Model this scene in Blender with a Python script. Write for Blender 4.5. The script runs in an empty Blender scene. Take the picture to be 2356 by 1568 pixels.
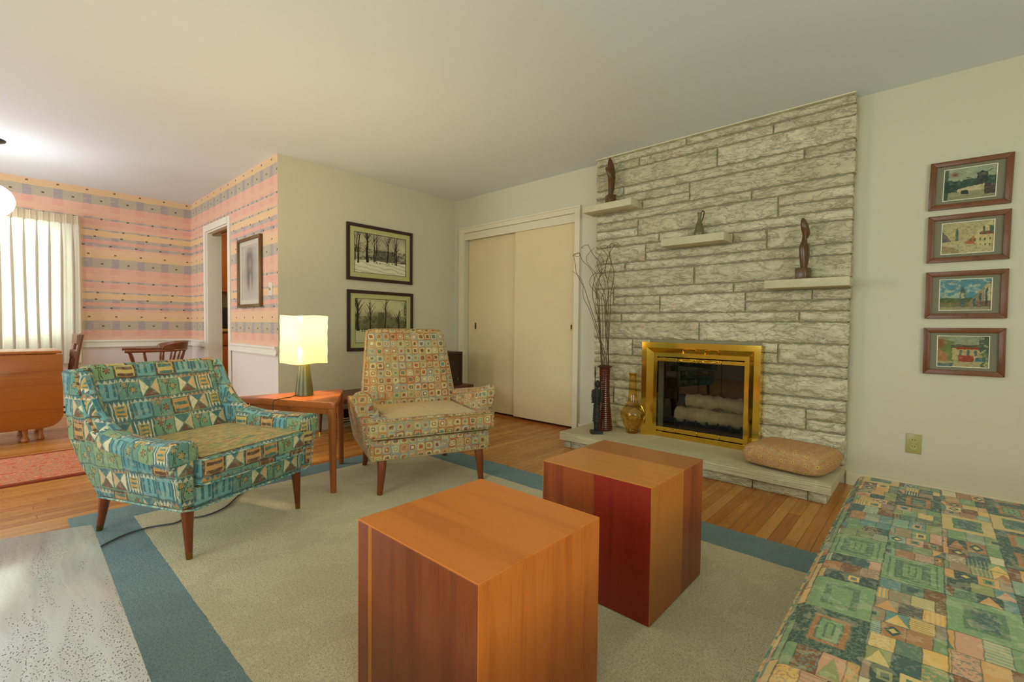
import bpy, bmesh, math, random
import numpy as np
from mathutils import Vector, Matrix
random.seed(7); np.random.seed(7)
scene = bpy.context.scene
COL = scene.collection
PI = math.pi

# ------------------------------------------------------------------ camera
CAM_F = 1071.95                                   # focal length in pixels of the 2356 px wide frame
yaw, pitch, roll = [math.radians(a) for a in (42.005, -1.8098, 0.633)]
fw = Vector((math.cos(pitch)*math.cos(yaw), math.cos(pitch)*math.sin(yaw), math.sin(pitch)))
rt = fw.cross(Vector((0, 0, 1))).normalized(); up = rt.cross(fw)
rt2 = rt*math.cos(roll) + up*math.sin(roll); up2 = -rt*math.sin(roll) + up*math.cos(roll)
cam_d = bpy.data.cameras.new('camera'); cam = bpy.data.objects.new('camera', cam_d); COL.objects.link(cam)
cam_d.sensor_width = 36.0; cam_d.lens = CAM_F/2356*36.0; cam_d.clip_start = 0.05
mw = Matrix((rt2, up2, -fw)).transposed().to_4x4(); mw.translation = Vector((0, 0, 0.985))
cam.matrix_world = mw
scene.camera = cam

# ------------------------------------------------------------------ exposure, world, daylight
vs = scene.view_settings
vs.view_transform = 'Standard'; vs.look = 'None'; vs.gamma = 1.0; vs.use_curve_mapping = False
vs.exposure = -0.07
scene.cycles.max_bounces = 8
world = bpy.data.worlds.new('sky'); scene.world = world; world.use_nodes = True
wb = world.node_tree.nodes['Background']
wb.inputs[0].default_value = (0.86, 1.0, 0.86, 1); wb.inputs[1].default_value = 1.6

def area_light(name, loc, direction, sx, sy, watts, color):
    d = bpy.data.lights.new(name, 'AREA'); d.shape = 'RECTANGLE'; d.size = sx; d.size_y = sy
    d.energy = watts; d.color = color
    o = bpy.data.objects.new(name, d); COL.objects.link(o); o.location = loc
    o.rotation_euler = Vector(direction).to_track_quat('-Z', 'Y').to_euler()
    return o
area_light('picture_window_daylight', (0.45, -2.312, 1.42), (0, 1, 0.30), 2.7, 1.5, 66, (0.86, 1.0, 0.88))
area_light('west_window_daylight', (-2.515, 1.3, 1.45), (1, 0, 0.25), 2.2, 1.3, 70, (0.84, 0.96, 1.0))
area_light('dining_window_daylight', (-0.22, 7.02, 1.42), (0, -1, 0.1), 1.5, 1.5, 34, (0.88, 1.0, 0.94))
area_light('dining_side_fill', (-2.515, 5.45, 1.45), (1, 0, 0.25), 1.5, 1.3, 86, (0.86, 0.92, 1.0))  # fill from an unseen side opening, added to brighten the dining end

# ------------------------------------------------------------------ colour and node helpers
def lin(c):
    return tuple(((v/255)/12.92 if v/255 <= 0.04045 else ((v/255+0.055)/1.055)**2.4) for v in c)
def rgba(c): return (*lin(c), 1.0)

class X:
    """A scalar node socket with arithmetic."""
    def __init__(s, g, sock): s.g = g; s.s = sock
    def _m(s, op, *o):
        n = s.g.nt.nodes.new('ShaderNodeMath'); n.operation = op
        s.g.put(n.inputs[0], s)
        for i, v in enumerate(o): s.g.put(n.inputs[i+1], v)
        return X(s.g, n.outputs[0])
    def __add__(s, o): return s._m('ADD', o)
    __radd__ = __add__
    def __sub__(s, o): return s._m('SUBTRACT', o)
    def __rsub__(s, o): return (s*-1.0)+o
    def __mul__(s, o): return s._m('MULTIPLY', o)
    __rmul__ = __mul__
    def __truediv__(s, o): return s._m('DIVIDE', o)
    def floor(s): return s._m('FLOOR')
    def fract(s): return s._m('FRACT')
    def abs(s): return s._m('ABSOLUTE')
    def sqrt(s): return s._m('SQRT')
    def pow(s, e): return s._m('POWER', e)
    def sin(s): return s._m('SINE')
    def lt(s, o): return s._m('LESS_THAN', o)
    def gt(s, o): return s._m('GREATER_THAN', o)
    def min(s, o): return s._m('MINIMUM', o)
    def max(s, o): return s._m('MAXIMUM', o)
    def band(s, a, b): return s.gt(a)*s.lt(b)
    def clamp(s):
        r = s._m('ADD', 0.0); r.s.node.use_clamp = True; return r

class G:
    """A material's node graph."""
    def __init__(s, name, rough=0.6, spec=0.35, metal=0.0):
        s.mat = bpy.data.materials.new(name); s.mat.use_nodes = True; s.nt = s.mat.node_tree
        s.b = s.nt.nodes['Principled BSDF']; s.out = s.nt.nodes['Material Output']
        s.b.inputs['Roughness'].default_value = rough; s.b.inputs['Metallic'].default_value = metal
        s.b.inputs['Specular IOR Level'].default_value = spec
        s.tc = s.nt.nodes.new('ShaderNodeTexCoord')
    def put(s, inp, v):
        if isinstance(v, X): s.nt.links.new(v.s, inp)
        elif hasattr(v, 'is_linked'): s.nt.links.new(v, inp)
        elif isinstance(v, (tuple, list)) and len(v) == 3 and inp.type == 'RGBA': inp.default_value = (*v, 1)
        else: inp.default_value = v
    def xyz(s, what='Object'):
        n = s.nt.nodes.new('ShaderNodeSeparateXYZ'); s.nt.links.new(s.tc.outputs[what], n.inputs[0])
        return [X(s, o) for o in n.outputs]
    def vec(s, x, y, z=0.0):
        n = s.nt.nodes.new('ShaderNodeCombineXYZ')
        for i, v in enumerate((x, y, z)): s.put(n.inputs[i], v)
        return n.outputs[0]
    def rnd(s, x, y, seed=0.0):
        n = s.nt.nodes.new('ShaderNodeTexWhiteNoise'); n.noise_dimensions = '3D'
        s.nt.links.new(s.vec(x, y, seed), n.inputs['Vector']); return X(s, n.outputs['Value'])
    def noise(s, v=None, scale=5.0, detail=3.0, rough=0.55, dist=0.0):
        n = s.nt.nodes.new('ShaderNodeTexNoise'); n.inputs['Scale'].default_value = scale
        n.inputs['Detail'].default_value = detail; n.inputs['Roughness'].default_value = rough
        n.inputs['Distortion'].default_value = dist
        s.nt.links.new(v if v is not None else s.tc.outputs['Object'], n.inputs['Vector'])
        return X(s, n.outputs['Fac'])
    def voro(s, v=None, scale=20.0, feature='F1'):
        n = s.nt.nodes.new('ShaderNodeTexVoronoi'); n.inputs['Scale'].default_value = scale; n.feature = feature
        s.nt.links.new(v if v is not None else s.tc.outputs['Object'], n.inputs['Vector'])
        return X(s, n.outputs['Distance'])
    def mix(s, f, a, b, blend='MIX'):
        n = s.nt.nodes.new('ShaderNodeMix'); n.data_type = 'RGBA'; n.blend_type = blend
        s.put(n.inputs['Factor'], f); s.put(n.inputs['A'], a); s.put(n.inputs['B'], b)
        return n.outputs['Result']
    def ramp(s, f, stops, const=False):
        n = s.nt.nodes.new('ShaderNodeValToRGB'); cr = n.color_ramp
        cr.interpolation = 'CONSTANT' if const else 'LINEAR'
        while len(cr.elements) < len(stops): cr.elements.new(0.5)
        for e, (p, c) in zip(cr.elements, stops): e.position = p; e.color = rgba(c)
        s.put(n.inputs[0], f); return n.outputs[0]
    def pal(s, f, cols):
        return s.ramp(f, [(i/len(cols), c) for i, c in enumerate(cols)], True)
    def objrnd(s):
        n = s.nt.nodes.new('ShaderNodeObjectInfo'); return X(s, n.outputs['Random'])
    def color(s, c): s.put(s.b.inputs['Base Color'], c); return s
    def rough(s, v): s.put(s.b.inputs['Roughness'], v); return s
    def bump(s, h, strength=0.3, dist=0.01):
        n = s.nt.nodes.new('ShaderNodeBump'); n.inputs['Strength'].default_value = strength
        n.inputs['Distance'].default_value = dist
        s.put(n.inputs['Height'], h); s.nt.links.new(n.outputs[0], s.b.inputs['Normal']); return s

M = {}
def plain(name, c, rough=0.6, spec=0.35, metal=0.0, var=0.06, scale=6.0, bump=0.0):
    g = G(name, rough, spec, metal)
    n = g.noise(scale=scale)
    g.color(g.mix(n, tuple(v*(1-var) for v in lin(c)), tuple(min(1, v*(1+var)) for v in lin(c))))
    if bump: g.bump(g.noise(scale=scale*25), bump, 0.004)
    M[name] = g.mat; return g.mat

plain('wall_paint', (206, 197, 172), 0.75, 0.2, var=0.02, scale=2, bump=0.05)
plain('ceiling_paint', (226, 233, 236), 0.85, 0.1, var=0.02, scale=1.5, bump=0.05)
plain('wainscot_paint', (222, 208, 200), 0.6, 0.3, var=0.02)
plain('trim_paint', (222, 208, 176), 0.45, 0.4, var=0.02)
plain('white_trim', (228, 220, 205), 0.45, 0.4, var=0.02)
plain('closet_door_paint', (222, 200, 154), 0.55, 0.3, var=0.03, bump=0.04)
plain('mortar', (140, 132, 106), 0.95, 0.1, var=0.1, scale=20)
plain('dark_gap', (25, 18, 12), 0.9, 0.1)
plain('brass', (236, 196, 84), 0.10, 0.5, 1.0, var=0.02)
plain('old_brass', (150, 112, 52), 0.3, 0.5, 1.0)
plain('dark_frame', (52, 34, 24), 0.45, 0.4, var=0.2)
plain('mat_green', (190, 188, 128), 0.8, 0.2, var=0.03)
plain('mat_grey', (128, 122, 100), 0.8, 0.2, var=0.03)
plain('mat_cream', (214, 206, 188), 0.8, 0.2, var=0.03)
plain('dark_line', (40, 38, 28), 0.8)
plain('white_card', (225, 218, 195), 0.8)
plain('gilt_frame', (112, 84, 48), 0.35, 0.5, 0.6, var=0.2)
plain('outlet_plate', (170, 158, 96), 0.35, 0.5, var=0.02)
plain('outlet_face', (178, 168, 112), 0.35, 0.5, var=0.02)
plain('slot_dark', (45, 40, 28), 0.8)
plain('iron_black', (48, 46, 40), 0.5, 0.4, 0.4, var=0.3, scale=30, bump=0.3)
plain('firebox_black', (44, 40, 36), 0.95, 0.1)
plain('charred', (40, 34, 30), 0.9)
plain('cord_grey', (84, 84, 84), 0.5)
plain('cord_brown', (58, 44, 34), 0.5)
plain('branch_bark', (92, 78, 54), 0.8, var=0.25, scale=30)
plain('lamp_olive', (86, 84, 40), 0.3, 0.5, var=0.08)
plain('jug_green', (104, 100, 62), 0.3, 0.5, var=0.3, scale=18)
plain('figure_wood', (92, 60, 28), 0.28, 0.5, var=0.3, scale=12)
plain('speaker_walnut', (66, 34, 20), 0.4, 0.4, var=0.2)
plain('speaker_cloth', (62, 46, 24), 0.9, var=0.2, scale=60)
plain('bench_wood', (96, 50, 28), 0.4, 0.4, var=0.2)
plain('kitchen_oak', (150, 88, 36), 0.4, 0.4, var=0.15, scale=5)
plain('counter_tan', (176, 140, 84), 0.5)
plain('appliance_black', (34, 34, 36), 0.25, 0.5)
plain('vent_frame', (176, 160, 118), 0.6)
plain('vent_dark', (50, 40, 26), 0.8)
plain('chair_walnut', (122, 68, 40), 0.3, 0.5, var=0.25, scale=10)
plain('pendant_bronze', (50, 42, 32), 0.4, 0.5, 0.7)
plain('window_white', (235, 235, 228), 0.5)
plain('caulk', (222, 214, 180), 0.8)
plain('bark_pale', (206, 180, 138), 0.9, var=0.55, scale=22, bump=0.6)

def wood(name, c1, c2, c3, axis='y', grain=1.0, rough=0.3, uvoff=0.0, spec=0.45, knots=False):
    g = G(name, rough, spec)
    x, y, z = g.xyz()
    k = {'x': (1.2, 22, 22), 'y': (22, 1.2, 22), 'z': (22, 22, 1.2)}[axis]
    r = g.objrnd()*37.0
    v = g.vec(x*(k[0]*grain)+r, y*(k[1]*grain)+r, z*(k[2]*grain)+uvoff)
    n = g.noise(v, 1.0, 5, 0.62, 0.6)
    kk = {'x': (0.6, 4, 4), 'y': (4, 0.6, 4), 'z': (4, 4, 0.6)}[axis]
    n2 = g.noise(g.vec(x*kk[0]+r, y*kk[1]+r, z*kk[2]+uvoff+5), 1.0, 2, 0.5, 0.4)
    c = g.ramp(n*0.6+n2*0.4, [(0.30, c2), (0.48, c1), (0.62, c1), (0.74, c3)])
    fine = g.noise(g.vec(x*(k[0]*9), y*(k[1]*9), z*(k[2]*9)), 1.0, 2)
    c = g.mix(fine.band(0.60, 1.0)*0.22, c, lin(c2))
    g.color(c); g.bump(fine, 0.05, 0.002); g.rough(n2*0.12+(rough-0.06))
    M[name] = g.mat; return g.mat
wood('cube_top_veneer', (204, 114, 36), (178, 90, 26), (218, 134, 46), 'y', 0.7, 0.34)
wood('cube_lit_veneer', (206, 110, 40), (164, 74, 26), (226, 140, 58), 'z', 0.8, 0.32)  # window light put into the colour: brighter copy for the lit faces
wood('cube_shade_veneer', (138, 70, 36), (100, 42, 22), (166, 94, 48), 'z', 0.8, 0.3)  # shade put into the colour: darker copy for faces turned from the window
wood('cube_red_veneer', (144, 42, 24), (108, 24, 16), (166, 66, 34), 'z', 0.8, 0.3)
wood('cube_gold_veneer', (190, 116, 42), (164, 90, 30), (208, 136, 56), 'y', 0.7, 0.34)
wood('cube_brown_veneer', (160, 92, 32), (134, 70, 24), (176, 106, 42), 'y', 0.7, 0.34)
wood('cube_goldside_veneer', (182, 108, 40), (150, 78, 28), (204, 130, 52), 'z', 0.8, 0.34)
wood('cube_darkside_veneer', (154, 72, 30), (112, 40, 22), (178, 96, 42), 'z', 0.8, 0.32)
wood('table_teak', (168, 92, 40), (136, 68, 30), (190, 112, 52), 'x', 0.8, 0.28)
wood('table_teak_upright', (160, 88, 38), (124, 58, 26), (180, 104, 48), 'z', 0.8, 0.32)
wood('leg_walnut', (128, 62, 28), (92, 40, 20), (156, 84, 40), 'z', 0.8, 0.3)
wood('dining_cherry', (178, 104, 38), (138, 66, 24), (200, 128, 52), 'x', 0.6, 0.32)
wood('oak_frame', (116, 66, 32), (78, 40, 20), (146, 92, 48), 'y', 1.6, 0.35)
wood('oak_frame_upright', (116, 66, 32), (78, 40, 20), (146, 92, 48), 'z', 1.6, 0.35)
wood('sill_wood', (168, 98, 36), (130, 70, 26), (190, 120, 50), 'y', 0.8, 0.35)

# strip floor: every plank takes its own tone
g = G('floor_oak', 0.3, 0.45)
x, y, z = g.xyz(); r = g.objrnd()
n = g.noise(g.vec(x*1.5+r*91.0, y*40.0, r*17.0), 1.0, 5, 0.6, 0.5)
base = g.ramp(r, [(0.0, (196, 122, 50)), (0.25, (214, 146, 66)), (0.5, (224, 160, 80)), (0.75, (206, 136, 58)), (1.0, (184, 108, 44))])
g.color(g.mix(n*0.62, base, lin((128, 66, 26)), 'MIX')); g.rough(n*0.15+0.2); g.bump(n, 0.03, 0.002)
M['floor_oak'] = g.mat
plain('subfloor', (70, 42, 20), 0.8)

# limestone: rock-faced blocks, and the sawn slabs
def stone_mat(name, c, bump, dark):
    g = G(name, 0.92, 0.15)
    x, y, z = g.xyz(); r = g.objrnd()
    n1 = g.noise(g.vec(x*9, y*9, z*16+r*30), 1.0, 6, 0.62, 0.4)
    n2 = g.noise(g.vec(x*80, y*80, z*120), 1.0, 3)
    n3 = g.noise(g.vec(x*2, y*2, z*3+r*11), 1.0, 2)
    c0 = g.ramp(n1, [(0.30, tuple(int(v*dark) for v in c)), (0.5, c), (0.72, tuple(min(255, int(v*1.07)) for v in c))])
    c1 = g.mix(n3.band(0.55, 1.0)*0.3, c0, lin((200, 176, 138)), 'MIX')
    c2 = g.mix(n2.band(0.64, 1.0)*0.35, c1, lin(tuple(int(v*0.72) for v in c)))
    hue = g.mix(r*0.5, c2, lin((188, 172, 134)), 'MIX')
    if bump > 0.5:
        crease_n = g.noise(g.vec(x*7+3, y*7, z*20+r*50), 1.0, 5, 0.62, 0.5)
        line = (1.0-((crease_n-0.5).abs()*38.0)).clamp()
        hue = g.mix(line*0.16, hue, lin((120, 106, 76)))  # shade of chiselled creases put into the colour to strengthen relief
        g.color(hue); g.bump(n1*0.5+n2*0.25-line*0.10+crease_n*0.6, bump, 0.03)
    else:
        g.color(hue); g.bump(n1*0.7+n2*0.3, bump, 0.02)
    M[name] = g.mat
stone_mat('limestone', (218, 207, 174), 1.0, 0.82)
stone_mat('limestone_sawn', (206, 196, 162), 0.12, 0.94)

# carpets
def carpet(name, c, d):
    g = G(name, 0.95, 0.05)
    x, y, z = g.xyz(); P = g.vec(x, y, 0.0)
    n = g.noise(P, 260, 2, 0.6); m = g.noise(P, 4.5, 4, 0.6); q = g.noise(P, 110, 2)
    c0 = g.ramp(n*0.65+q*0.35, [(0.34, d), (0.5, c), (0.66, tuple(min(255, int(v*1.07)) for v in c))])
    g.color(g.mix(m.band(0.5, 1.0)*0.16, c0, lin(d))); g.bump(n*0.6+q*0.4, 1.0, 0.012)
    g.b.inputs['Sheen Weight'].default_value = 0.1
    M[name] = g.mat
carpet('rug_cream', (230, 217, 178), (186, 170, 128))
carpet('rug_blue', (138, 160, 160), (98, 122, 128))
g = G('runner_red', 0.95, 0.05)
x, y, z = g.xyz()
v1 = g.voro(g.vec(x*1.0, y*1.6, 0.0), 26); n = g.noise(scale=60, detail=3)
c0 = g.ramp(v1+n*0.5-0.2, [(0.15, (222, 178, 120)), (0.26, (204, 110, 82)), (0.45, (210, 130, 96)), (0.56, (128, 118, 98)), (0.64, (216, 160, 112)), (0.75, (196, 96, 72))])
g.color(c0); g.bump(n, 0.4, 0.004); M['runner_red'] = g.mat
plain('runner_edge', (142, 66, 46), 0.95, 0.05, var=0.2, scale=40)

# travertine with veins and pits
g = G('travertine', 0.2, 0.5)
x, y, z = g.xyz()
warp = g.noise(g.vec(x*3, y*3, 0.0), 1.0, 3)*0.10
band = g.noise(g.vec((x+warp)*15, y*0.9, 3.0), 1.0, 5, 0.6)
c0 = g.ramp(band, [(0.28, (184, 176, 172)), (0.42, (212, 208, 206)), (0.55, (228, 226, 226)), (0.7, (200, 194, 190))])
edge = g.noise(g.vec(y*2.2, 0.0, 6.0), 1.0, 4)*0.06
c0 = g.mix((x+edge).gt(0.16)*0.35, c0, lin((182, 172, 160)))
pit = g.noise(g.vec(x*330, y*170, 0.0), 1.0, 2, 0.55)
zone = g.noise(g.vec((x+warp)*24, y*2.0, 9.0), 1.0, 3, 0.6)
pm = (pit.gt(0.60)*zone.gt(0.485)).max(pit.gt(0.69))
speck = g.noise(g.vec(x*420, y*420, 0.0), 1.0, 1).gt(0.66)
c1 = g.mix(pm*0.9, c0, lin((92, 88, 84))); c1 = g.mix(speck*0.4, c1, lin((150, 144, 136)))
g.color(c1); g.rough(pm*0.5+band*0.10+0.07); g.bump(pm*-1.0, 0.3, 0.002); M['travertine'] = g.mat

# wallpaper: horizontal woven bands, columns every 0.227 m, small dark dots
def wallpaper(name, haxis, h0):
    g = G(name, 0.8, 0.15)
    x, y, z = g.xyz(); h = (x if haxis == 'x' else y)
    weave = g.noise(g.vec(h*14, z*160, 1.0), 1.0, 3, 0.7)
    weave2 = g.noise(g.vec(h*5, z*60, 4.0), 1.0, 3, 0.7)
    q = ((z-0.9619+weave2*0.022-0.011)/0.6877).fract()             # 0 at the middle of the wide grey band, upward
    u = ((h-h0)/0.2273).fract()
    colm = (u-0.5).abs().gt(0.355)                                  # darker columns around u = 0
    pinkw = (u-0.5).abs().gt(0.30)
    S = [(0.0, (172, 166, 146)), (0.05, (218, 186, 138)), (0.11, (222, 184, 148)), (0.20, (220, 174, 148)), (0.235, (170, 164, 152)),
         (0.285, (220, 164, 146)), (0.34, (172, 166, 150)), (0.395, (224, 188, 140)), (0.49, (176, 170, 156)), (0.515, (222, 178, 148)),
         (0.57, (220, 170, 150)), (0.665, (176, 170, 154)), (0.695, (222, 176, 148)), (0.80, (220, 172, 150)), (0.90, (172, 166, 146))]
    base = g.ramp(q, S, True)
    grey = q.lt(0.05).max(q.gt(0.90)).max(q.band(0.235, 0.285)).max(q.band(0.34, 0.395)).max(q.band(0.49, 0.515)).max(q.band(0.665, 0.695))
    pink = q.band(0.285, 0.34).max(q.band(0.57, 0.64)).max(q.band(0.20, 0.235)).max(q.band(0.80, 0.90)).max(q.band(0.695, 0.73))
    c = g.mix(colm*grey*0.75, base, lin((142, 140, 152)))
    c = g.mix(pinkw*pink*0.42, c, lin((218, 142, 132)))
    c = g.mix((weave.gt(0.56))*0.42, c, lin((226, 186, 156)))
    c = g.mix((weave.lt(0.44))*0.22, c, lin((206, 156, 138)))
    dot = None
    for zq, ho in ((0.115, 0.0), (0.965, 0.5), (0.675, 0.5), (0.50, 0.32), (0.255, 0.82), (0.395, 0.25)):
        d = (((h-h0)/0.2273+0.5-ho).fract()-0.5).abs().lt(0.045)*(((z-0.9619)/0.6877).fract()-zq).abs().lt(0.0115)
        dot = d if dot is None else dot.max(d)
    cw = c
    c = g.mix(dot*0.85, g.mix(0.12, cw, lin((222, 182, 154))), lin((84, 66, 48)))
    g.color(c); g.bump(weave, 0.06, 0.002); M[name] = g.mat
wallpaper('wallpaper_back', 'x', 0.6947-0.0)
wallpaper('wallpaper_side', 'y', 6.83)

# --- upholstery prints, drawn from UV coordinates in metres
def uvxy(g): 
    x, y, z = g.xyz('UV'); return x, y
def fabric_finish(g, c, u, v):
    th = g.noise(g.vec(u*900, v*900, 0.0), 1.0, 2); big = g.noise(g.vec(u*28, v*28, 0.0), 1.0, 3)
    c = g.mix(th*0.22, c, lin((70, 62, 48)))
    c = g.mix(big.band(0.56, 1.0)*0.16, c, lin((226, 206, 160)))
    g.color(c); g.bump(th, 0.25, 0.002); g.b.inputs['Sheen Weight'].default_value = 0.1

# A: small squares in squares
g = G('fabric_squares', 0.9, 0.1)
u, v = uvxy(g)
w1 = g.noise(g.vec(u*26, v*26, 0.0), 1.0, 2)-0.5; w2 = g.noise(g.vec(u*26, v*26, 7.0), 1.0, 2)-0.5
px = u/0.0495+w1*0.34; py = v/0.0495+w2*0.34
ix, iy = px.floor(), py.floor(); fx, fy = px.fract()-0.5, py.fract()-0.5
d = (fx.abs().pow(5.0)+fy.abs().pow(5.0)).pow(0.2)
r1, r2, r3, r4 = [g.rnd(ix, iy, k) for k in (1.0, 2.0, 3.0, 4.0)]
ground = g.pal(r1, [(182, 104, 56), (200, 140, 80), (160, 166, 150), (190, 160, 104), (188, 112, 62), (186, 174, 118), (150, 158, 150), (204, 148, 92)])
ring = g.pal(r2, [(206, 188, 132), (196, 166, 108), (204, 178, 138), (184, 180, 120), (200, 152, 108), (212, 198, 150)])
mid = g.pal(r3, [(160, 100, 62), (176, 126, 80), (148, 150, 120), (196, 158, 110), (124, 100, 72)])
core = g.pal(r4, [(214, 202, 160), (176, 84, 50), (92, 132, 112), (200, 184, 128), (120, 86, 60), (190, 120, 84)])
c = g.mix((d+(r2-0.5)*0.06).lt(0.375), ground, ring)
c = g.mix((d+(r4-0.5)*0.08).lt(0.245), c, mid)
c = g.mix((d+(r1-0.5)*0.08).lt(0.14), c, core)
line = (d-0.43).abs().lt(0.02).max((d-0.37).abs().lt(0.013)*r3.gt(0.4)).max((d-0.25).abs().lt(0.012))
c = g.mix(line*0.45, c, lin((112, 92, 62)))
c = g.mix(d.gt(0.485)*0.5, c, lin((150, 124, 86)))
fabric_finish(g, c, u, v); M['fabric_squares'] = g.mat

# B: green and teal patchwork of bars, crossed triangles, stripes and sprigs
g = G('fabric_sprigs', 0.9, 0.1)
u, v = uvxy(g)
w1 = g.noise(g.vec(u*18, v*18, 0.0), 1.0, 2)-0.5; w2 = g.noise(g.vec(u*18, v*18, 7.0), 1.0, 2)-0.5
px = u/0.092+w1*0.16; py = v/0.098+w2*0.16
iy = py.floor(); px = px+g.rnd(iy, 3.0, 9.0)*0.6
ix = px.floor(); fx, fy = px.fract(), py.fract()
t = g.rnd(ix, iy, 1.0); r2 = g.rnd(ix, iy, 2.0); r3 = g.rnd(ix, iy, 3.0)
ax, ay = (fx-0.5).abs(), (fy-0.5).abs()
green = g.pal(r2, [(120, 156, 130), (130, 164, 134), (112, 150, 134), (138, 164, 122)])
teal = g.pal(r3, [(122, 170, 170), (108, 156, 160), (136, 182, 178)])
slate = lin((84, 122, 126)); cream = lin((232, 216, 178)); peach = lin((212, 160, 114)); brown = lin((112, 78, 56))
bars = ((fx*3.0).fract()-0.5).abs().lt(0.20)*ay.lt(0.30)*ax.lt(0.45)
cA = g.mix(ax.max(ay).lt(0.43), slate, teal); cA = g.mix(bars, cA, lin((72, 118, 124)))
cB = g.mix(ax.gt(ay), g.mix(fy.gt(0.5), lin((126, 92, 74)), slate), g.mix(fx.gt(0.5), cream, lin((218, 184, 138))))
cB = g.mix((ax-ay).abs().lt(0.035), cB, lin((92, 140, 128)))
cB = g.mix(ax.max(ay).gt(0.44), cB, green)
strp = ((fy*3.0).fract()-0.5).abs().lt(0.22)*ax.lt(0.36)
cC = g.mix(r2.gt(0.5), lin((206, 152, 92)), lin((214, 184, 112))); cC = g.mix(strp, cC, g.mix(r3.gt(0.5), lin((84, 118, 112)), brown))
cC = g.mix(ax.max(ay).gt(0.42), cC, lin((104, 76, 58)))
def petals(cx, cy, s):
    dx, dy = (fx-cx)/s, (fy-cy)/s
    rr = (dx*dx+dy*dy).sqrt(); a = dx._m('ARCTAN2', dy)
    lobe = (a*3.0+0.6).sin().abs()
    return rr.lt(lobe*0.9+0.1), (rr-(lobe*0.9+0.1)).abs().lt(0.16)
p1, o1 = petals(0.32, 0.70, 0.15); p2, o2 = petals(0.68, 0.42, 0.16)
stem = ((fx-0.5+(fy*5.0).sin()*0.10).abs().lt(0.018)*ay.lt(0.42)).max((fx-0.34+fy*-0.02).abs().lt(0.015)*fy.lt(0.6))
cD = g.mix(stem, green, lin((78, 70, 56)))
cD = g.mix(p1.max(p2), cD, g.mix(r3.gt(0.5), lin((198, 164, 104)), lin((168, 112, 76)))); cD = g.mix(o1.max(o2), cD, lin((92, 66, 48)))
burst = (ax.max(ay)).lt(0.26); rays = ((fx*5.0).fract()-0.5).abs()*0.5+ax.max(ay)
cE = g.mix(rays.lt(0.46), slate, cream); cE = g.mix(burst, cE, lin((204, 164, 92)))
cE = g.mix(((fy*5.0).fract()-0.5).abs().lt(0.22)*ax.lt(0.18)*ay.lt(0.22), cE, lin((96, 128, 116)))
c = g.mix(t.gt(0.30), cA, cB); c = g.mix(t.gt(0.45), c, cC); c = g.mix(t.gt(0.62), c, cD); c = g.mix(t.gt(0.90), c, cE)
saw = (((fx*4.0).fract()-0.5).abs()*0.36).gt(fy-0.82)*fy.gt(0.82)
sawm = fy.gt(0.82)*g.rnd(ix, iy, 5.0).lt(0.55)
c = g.mix(sawm, c, slate); c = g.mix(sawm*saw, c, g.mix(r3.gt(0.45), lin((208, 196, 164)), lin((198, 140, 96))))
edge = fx.lt(0.02).max(fx.gt(0.98)).max(fy.lt(0.018)).max(fy.gt(0.982))
c = g.mix(edge*0.7, c, lin((72, 84, 78)))
blot = g.noise(g.vec(u*60, v*60, 3.0), 1.0, 3)
c = g.mix(blot.band(0.56, 1.0)*0.30, c, lin((120, 158, 130)))
fabric_finish(g, c, u, v); M['fabric_sprigs'] = g.mat

# C: patchwork of small and large rectangles with nested frames, diamonds and hatching
g = G('fabric_patchwork', 0.9, 0.1)
u, v = uvxy(g)
w1 = g.noise(g.vec(u*30, v*30, 0.0), 1.0, 3)-0.5; w2 = g.noise(g.vec(u*30, v*30, 7.0), 1.0, 3)-0.5
U = u+w1*0.007; V = v+w2*0.007
BW, BH = 0.150, 0.108
by = (V/BH).floor(); bu = U/BW+g.rnd(by, 1.0, 1.0)
bx = bu.floor(); gx, gy = bu.fract(), (V/BH).fract()
R0 = g.rnd(bx, by, 11.0); R1 = g.rnd(bx, by, 12.0); R2 = g.rnd(bx, by, 13.0); R3 = g.rnd(bx, by, 14.0)
PALC = [(120, 142, 94), (98, 118, 92), (66, 80, 66), (208, 150, 86), (216, 182, 112), (138, 156, 128), (170, 116, 70),
        (128, 84, 50), (212, 190, 146), (104, 136, 122), (204, 148, 112), (146, 144, 88), (126, 148, 100), (160, 130, 100), (70, 92, 82), (222, 172, 92)]
def shift(k): return PALC[k:]+PALC[:k]
# small pieces: two or three columns, three rows
ncol = g.rnd(bx, by, 15.0).gt(0.5)+2.0*1.0
sx = gx*ncol; rowc = 3.0
sy = gy*rowc+g.rnd(bx*3.0+sx.floor(), by, 21.0)*0.55
cx_, cy_ = bx*3.0+sx.floor(), by*4.0+sy.floor()
hx, hy = sx.fract(), sy.fract()
s1, s2, s3 = g.rnd(cx_, cy_, 31.0), g.rnd(cx_, cy_, 32.0), g.rnd(cx_, cy_, 33.0)
small = g.pal(s1, PALC); other = g.pal(s2, shift(5))
mx, my = (hx-0.5).abs(), (hy-0.5).abs()
diam = (mx*1.1+my).lt(0.40); diam2 = (mx*1.1+my).lt(0.20)
hat = ((hx*7.0).fract()-0.5).abs().lt(0.16); hat2 = ((hy*5.0).fract()-0.5).abs().lt(0.18)
box_ = mx.max(my).lt(0.27); box2 = mx.max(my).lt(0.15)
tri = hx.lt(0.9-my*1.8)*hx.gt(0.05)
fleck = g.noise(g.vec(u*160, v*160, 2.0), 1.0, 2).gt(0.54)
c = small
c = g.mix(diam*s3.band(0.0, 0.10), c, lin((56, 76, 68))); c = g.mix(diam2*s3.band(0.0, 0.10), c, lin((214, 180, 100)))
c = g.mix(hat*s3.band(0.10, 0.18)*0.8, c, other); c = g.mix(hat2*s3.band(0.18, 0.25)*0.8, c, other)
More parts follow.
